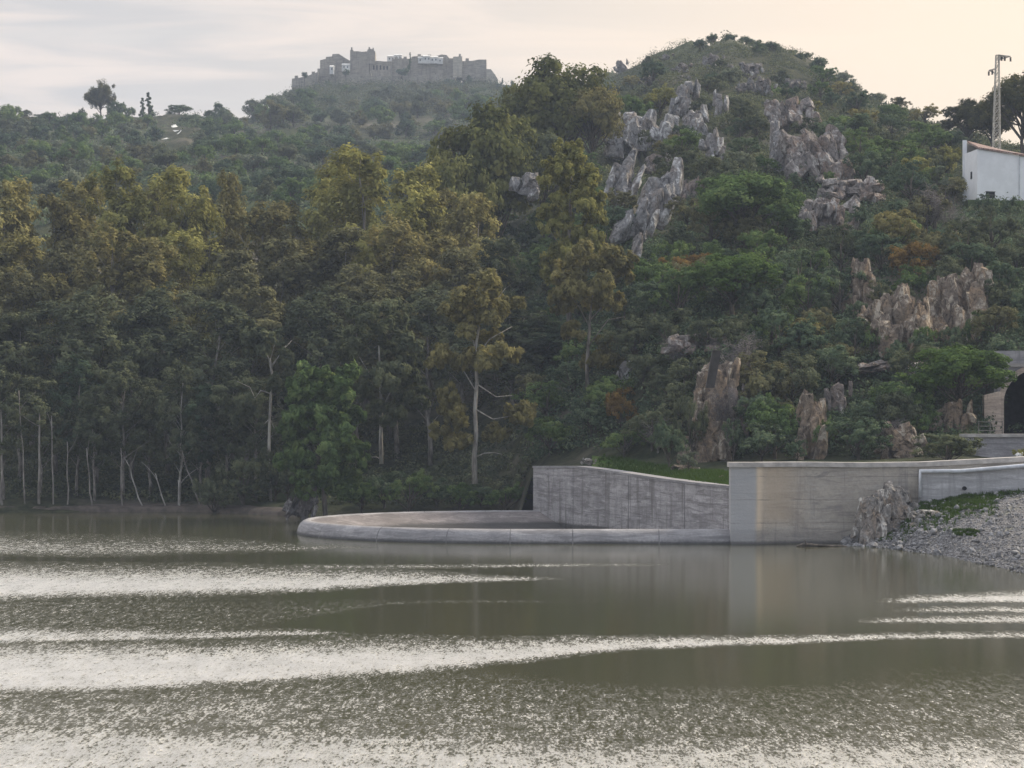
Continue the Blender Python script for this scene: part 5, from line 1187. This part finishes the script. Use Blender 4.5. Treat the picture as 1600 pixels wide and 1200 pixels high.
# tunnel portal and road
YT = 176
po = empty('tunnel_portal', pt(1568, 674, YT)); tag(po, 'stone tunnel portal with dark arched opening at the right edge above the wall', 'tunnel portal')
s = YT / F; cxp = (1634 - 800) * s; zr = zz(674, YT); Ra = (1634 - 1568) * s; zsp = zz(628, YT)
arc = [(cxp + Ra * math.cos(a_), zsp + Ra * .82 * math.sin(a_)) for a_ in np.linspace(math.pi, 0, 21)]
inner = [(cxp - Ra, zr - .5)] + arc + [(cxp + Ra, zr - .5)]
xo0, xo1 = (1560 - 800) * s, (1760 - 800) * s; zt_ = zz(548, YT)
outer = [(xo0, zr - .5)] + [(xo0 + (xo1 - xo0) * t_, zt_) for t_ in np.linspace(0, 1, 21)] + [(xo1, zr - .5)]
V, Q = [], []
for (x, z_) in inner: V.append((x, YT, z_))
for (x, z_) in outer: V.append((x, YT, z_))
n = len(inner)
for i in range(n - 1): Q.append((i, i + 1, n + i + 1, n + i))
for (x, z_) in outer: V.append((x, YT + 1.6, z_))
for i in range(n - 1): Q.append((n + i, n + i + 1, 2 * n + i + 1, 2 * n + i))
q = mesh_obj('facade', V, Q, STONE, po); q.location = -po.location
V, Q = [], []
for (x, z_) in inner: V.append((x, YT + .02, z_))
for (x, z_) in inner: V.append((x, YT + 22, z_))
for i in range(n - 1): Q.append((i, n + i, n + i + 1, i + 1))
Q.append(tuple(range(n, 2 * n))); q = mesh_obj('tunnel_lining', V, Q, flat('tunnel_dark', (.05, .05, .055), .9), po); q.location = -po.location
V, Q = [], []
for k_, (rr, yy) in enumerate(((0, YT - .12), (.38, YT - .12), (.38, YT + .1), (0, YT + .1))):
    for i, (x, z_) in enumerate(inner):
        dx, dz = (x - cxp), (z_ - zsp) if z_ > zsp else 0; L_ = math.hypot(dx, dz) or 1; V.append((x + dx / L_ * rr, yy, z_ + dz / L_ * rr))
for k_ in range(3):
    for i in range(n - 1): Q.append((k_ * n + i, k_ * n + i + 1, (k_ + 1) * n + i + 1, (k_ + 1) * n + i))
q = mesh_obj('arch_ring', V, Q, STONE_WARM, po); q.location = -po.location
bm = bmesh.new(); box(bm, xo0 - .1, xo1, YT - .18, YT + .3, zz(573, YT), zz(568, YT)); q = bm_obj('cornice', bm, CONC_LIGHT, po); q.location = -po.location
bm = bmesh.new(); x0, x1 = (1533 - 800) * s, (1563 - 800) * s; prism(bm, [(x0, YT - 1.2), (x1, YT - .25), (x1, YT + .4), (x0, YT - .5)], zr - .5, [zz(618, YT), zz(611, YT), zz(611, YT), zz(618, YT)]); q = bm_obj('wing_wall', bm, STONE_WARM, po); q.location = -po.location
YR = 167
rt_ = empty('retaining_wall', pt(1500, 715, YR)); tag(rt_, 'grey stone retaining wall carrying the road below the tunnel portal', 'wall')
bm = bmesh.new(); wall_strip(bm, [XY(1500, YR + .8), XY(1540, YR), XY(1700, YR), XY(2300, YR)], 3.5, [zz(683, YR)] * 4, 1); q = bm_obj('wall_face', bm, STONE, rt_); q.location = -rt_.location
bm = bmesh.new(); wall_strip(bm, [XY(1499, YR + .65), XY(1540, YR - .15), XY(1700, YR - .15), XY(2300, YR - .15)], zz(683, YR) + .003, [zz(678, YR)] * 4, 1.2); q = bm_obj('coping', bm, COPING, rt_); q.location = -rt_.location
tag(mesh_obj('road', [(*XY(1500, YR + 1.3), zz(679, YR)), (*XY(2300, YR + 1.3), zz(679, YR)), (*XY(2300, YT + 22), zz(679, YR)), (*XY(1570, YT + 22), zz(679, YR)), (*XY(1500, YT), zz(679, YR))], [(0, 1, 2, 3, 4)], ASPH), kind='structure')
rl = empty('guard_rail', pt(1530, 680, YR + .5)); tag(rl, 'low steel railing with three bars beside the tunnel mouth', 'railing')
zr2 = zz(679, YR)
bm = bmesh.new()
for k in range(3): tube(bm, [pt(1529, 0, YR + .5) * Vector((1, 1, 0)).length if False else Vector((*XY(1529, YR + .5), zr2 + .28 + k * .3)), Vector((*XY(1566, YR + .5), zr2 + .28 + k * .3))], .022, 6)
q = bm_obj('rail', bm, METAL, rl); q.location = -rl.location
for x in (1529, 1547, 1566):
    bm = bmesh.new(); p = XY(x, YR + .5); tube(bm, [(*p, zr2 - .1), (*p, zr2 + .95)], .03, 6); q = bm_obj('post', bm, METAL, rl); q.location = -rl.location
# small yellowing plant and pale stone on the wall at the right edge
tree('oak', 'yellow', Vector((*XY(1600, 153.6), 4.9)), zz(694, 153.6) - 4.9, 1.6, 'little yellow-green plant at the right edge above the wall', 'bush', 'bush')
outcrop('pale stone under the little yellow-green plant at right edge', 1586, 1602, 707, 716, WHITE_OLD, 0, 3, Y=152.9, asp=.6, group=G3)

# ------------------------------------------------------------------ haze
m, o_ = newmat('haze'); v_ = N('ShaderNodeVolumePrincipled'); v_.inputs['Color'].default_value = (.66, .78, 1.0, 1); v_.inputs['Density'].default_value = .00026; v_.inputs['Anisotropy'].default_value = 0.0
nt.links.new(v_.outputs[0], o_.inputs['Volume'])
bm = bmesh.new(); box(bm, -1510, 1510, -510, 1710, -4, 190); o = bm_obj('haze', bm, m); tag(o, kind='stuff'); o['label'] = 'thin pale blue haze over the water and hills'; o['category'] = 'haze'
print('TREES', NTREE, 'OBJECTS', len(S.objects))
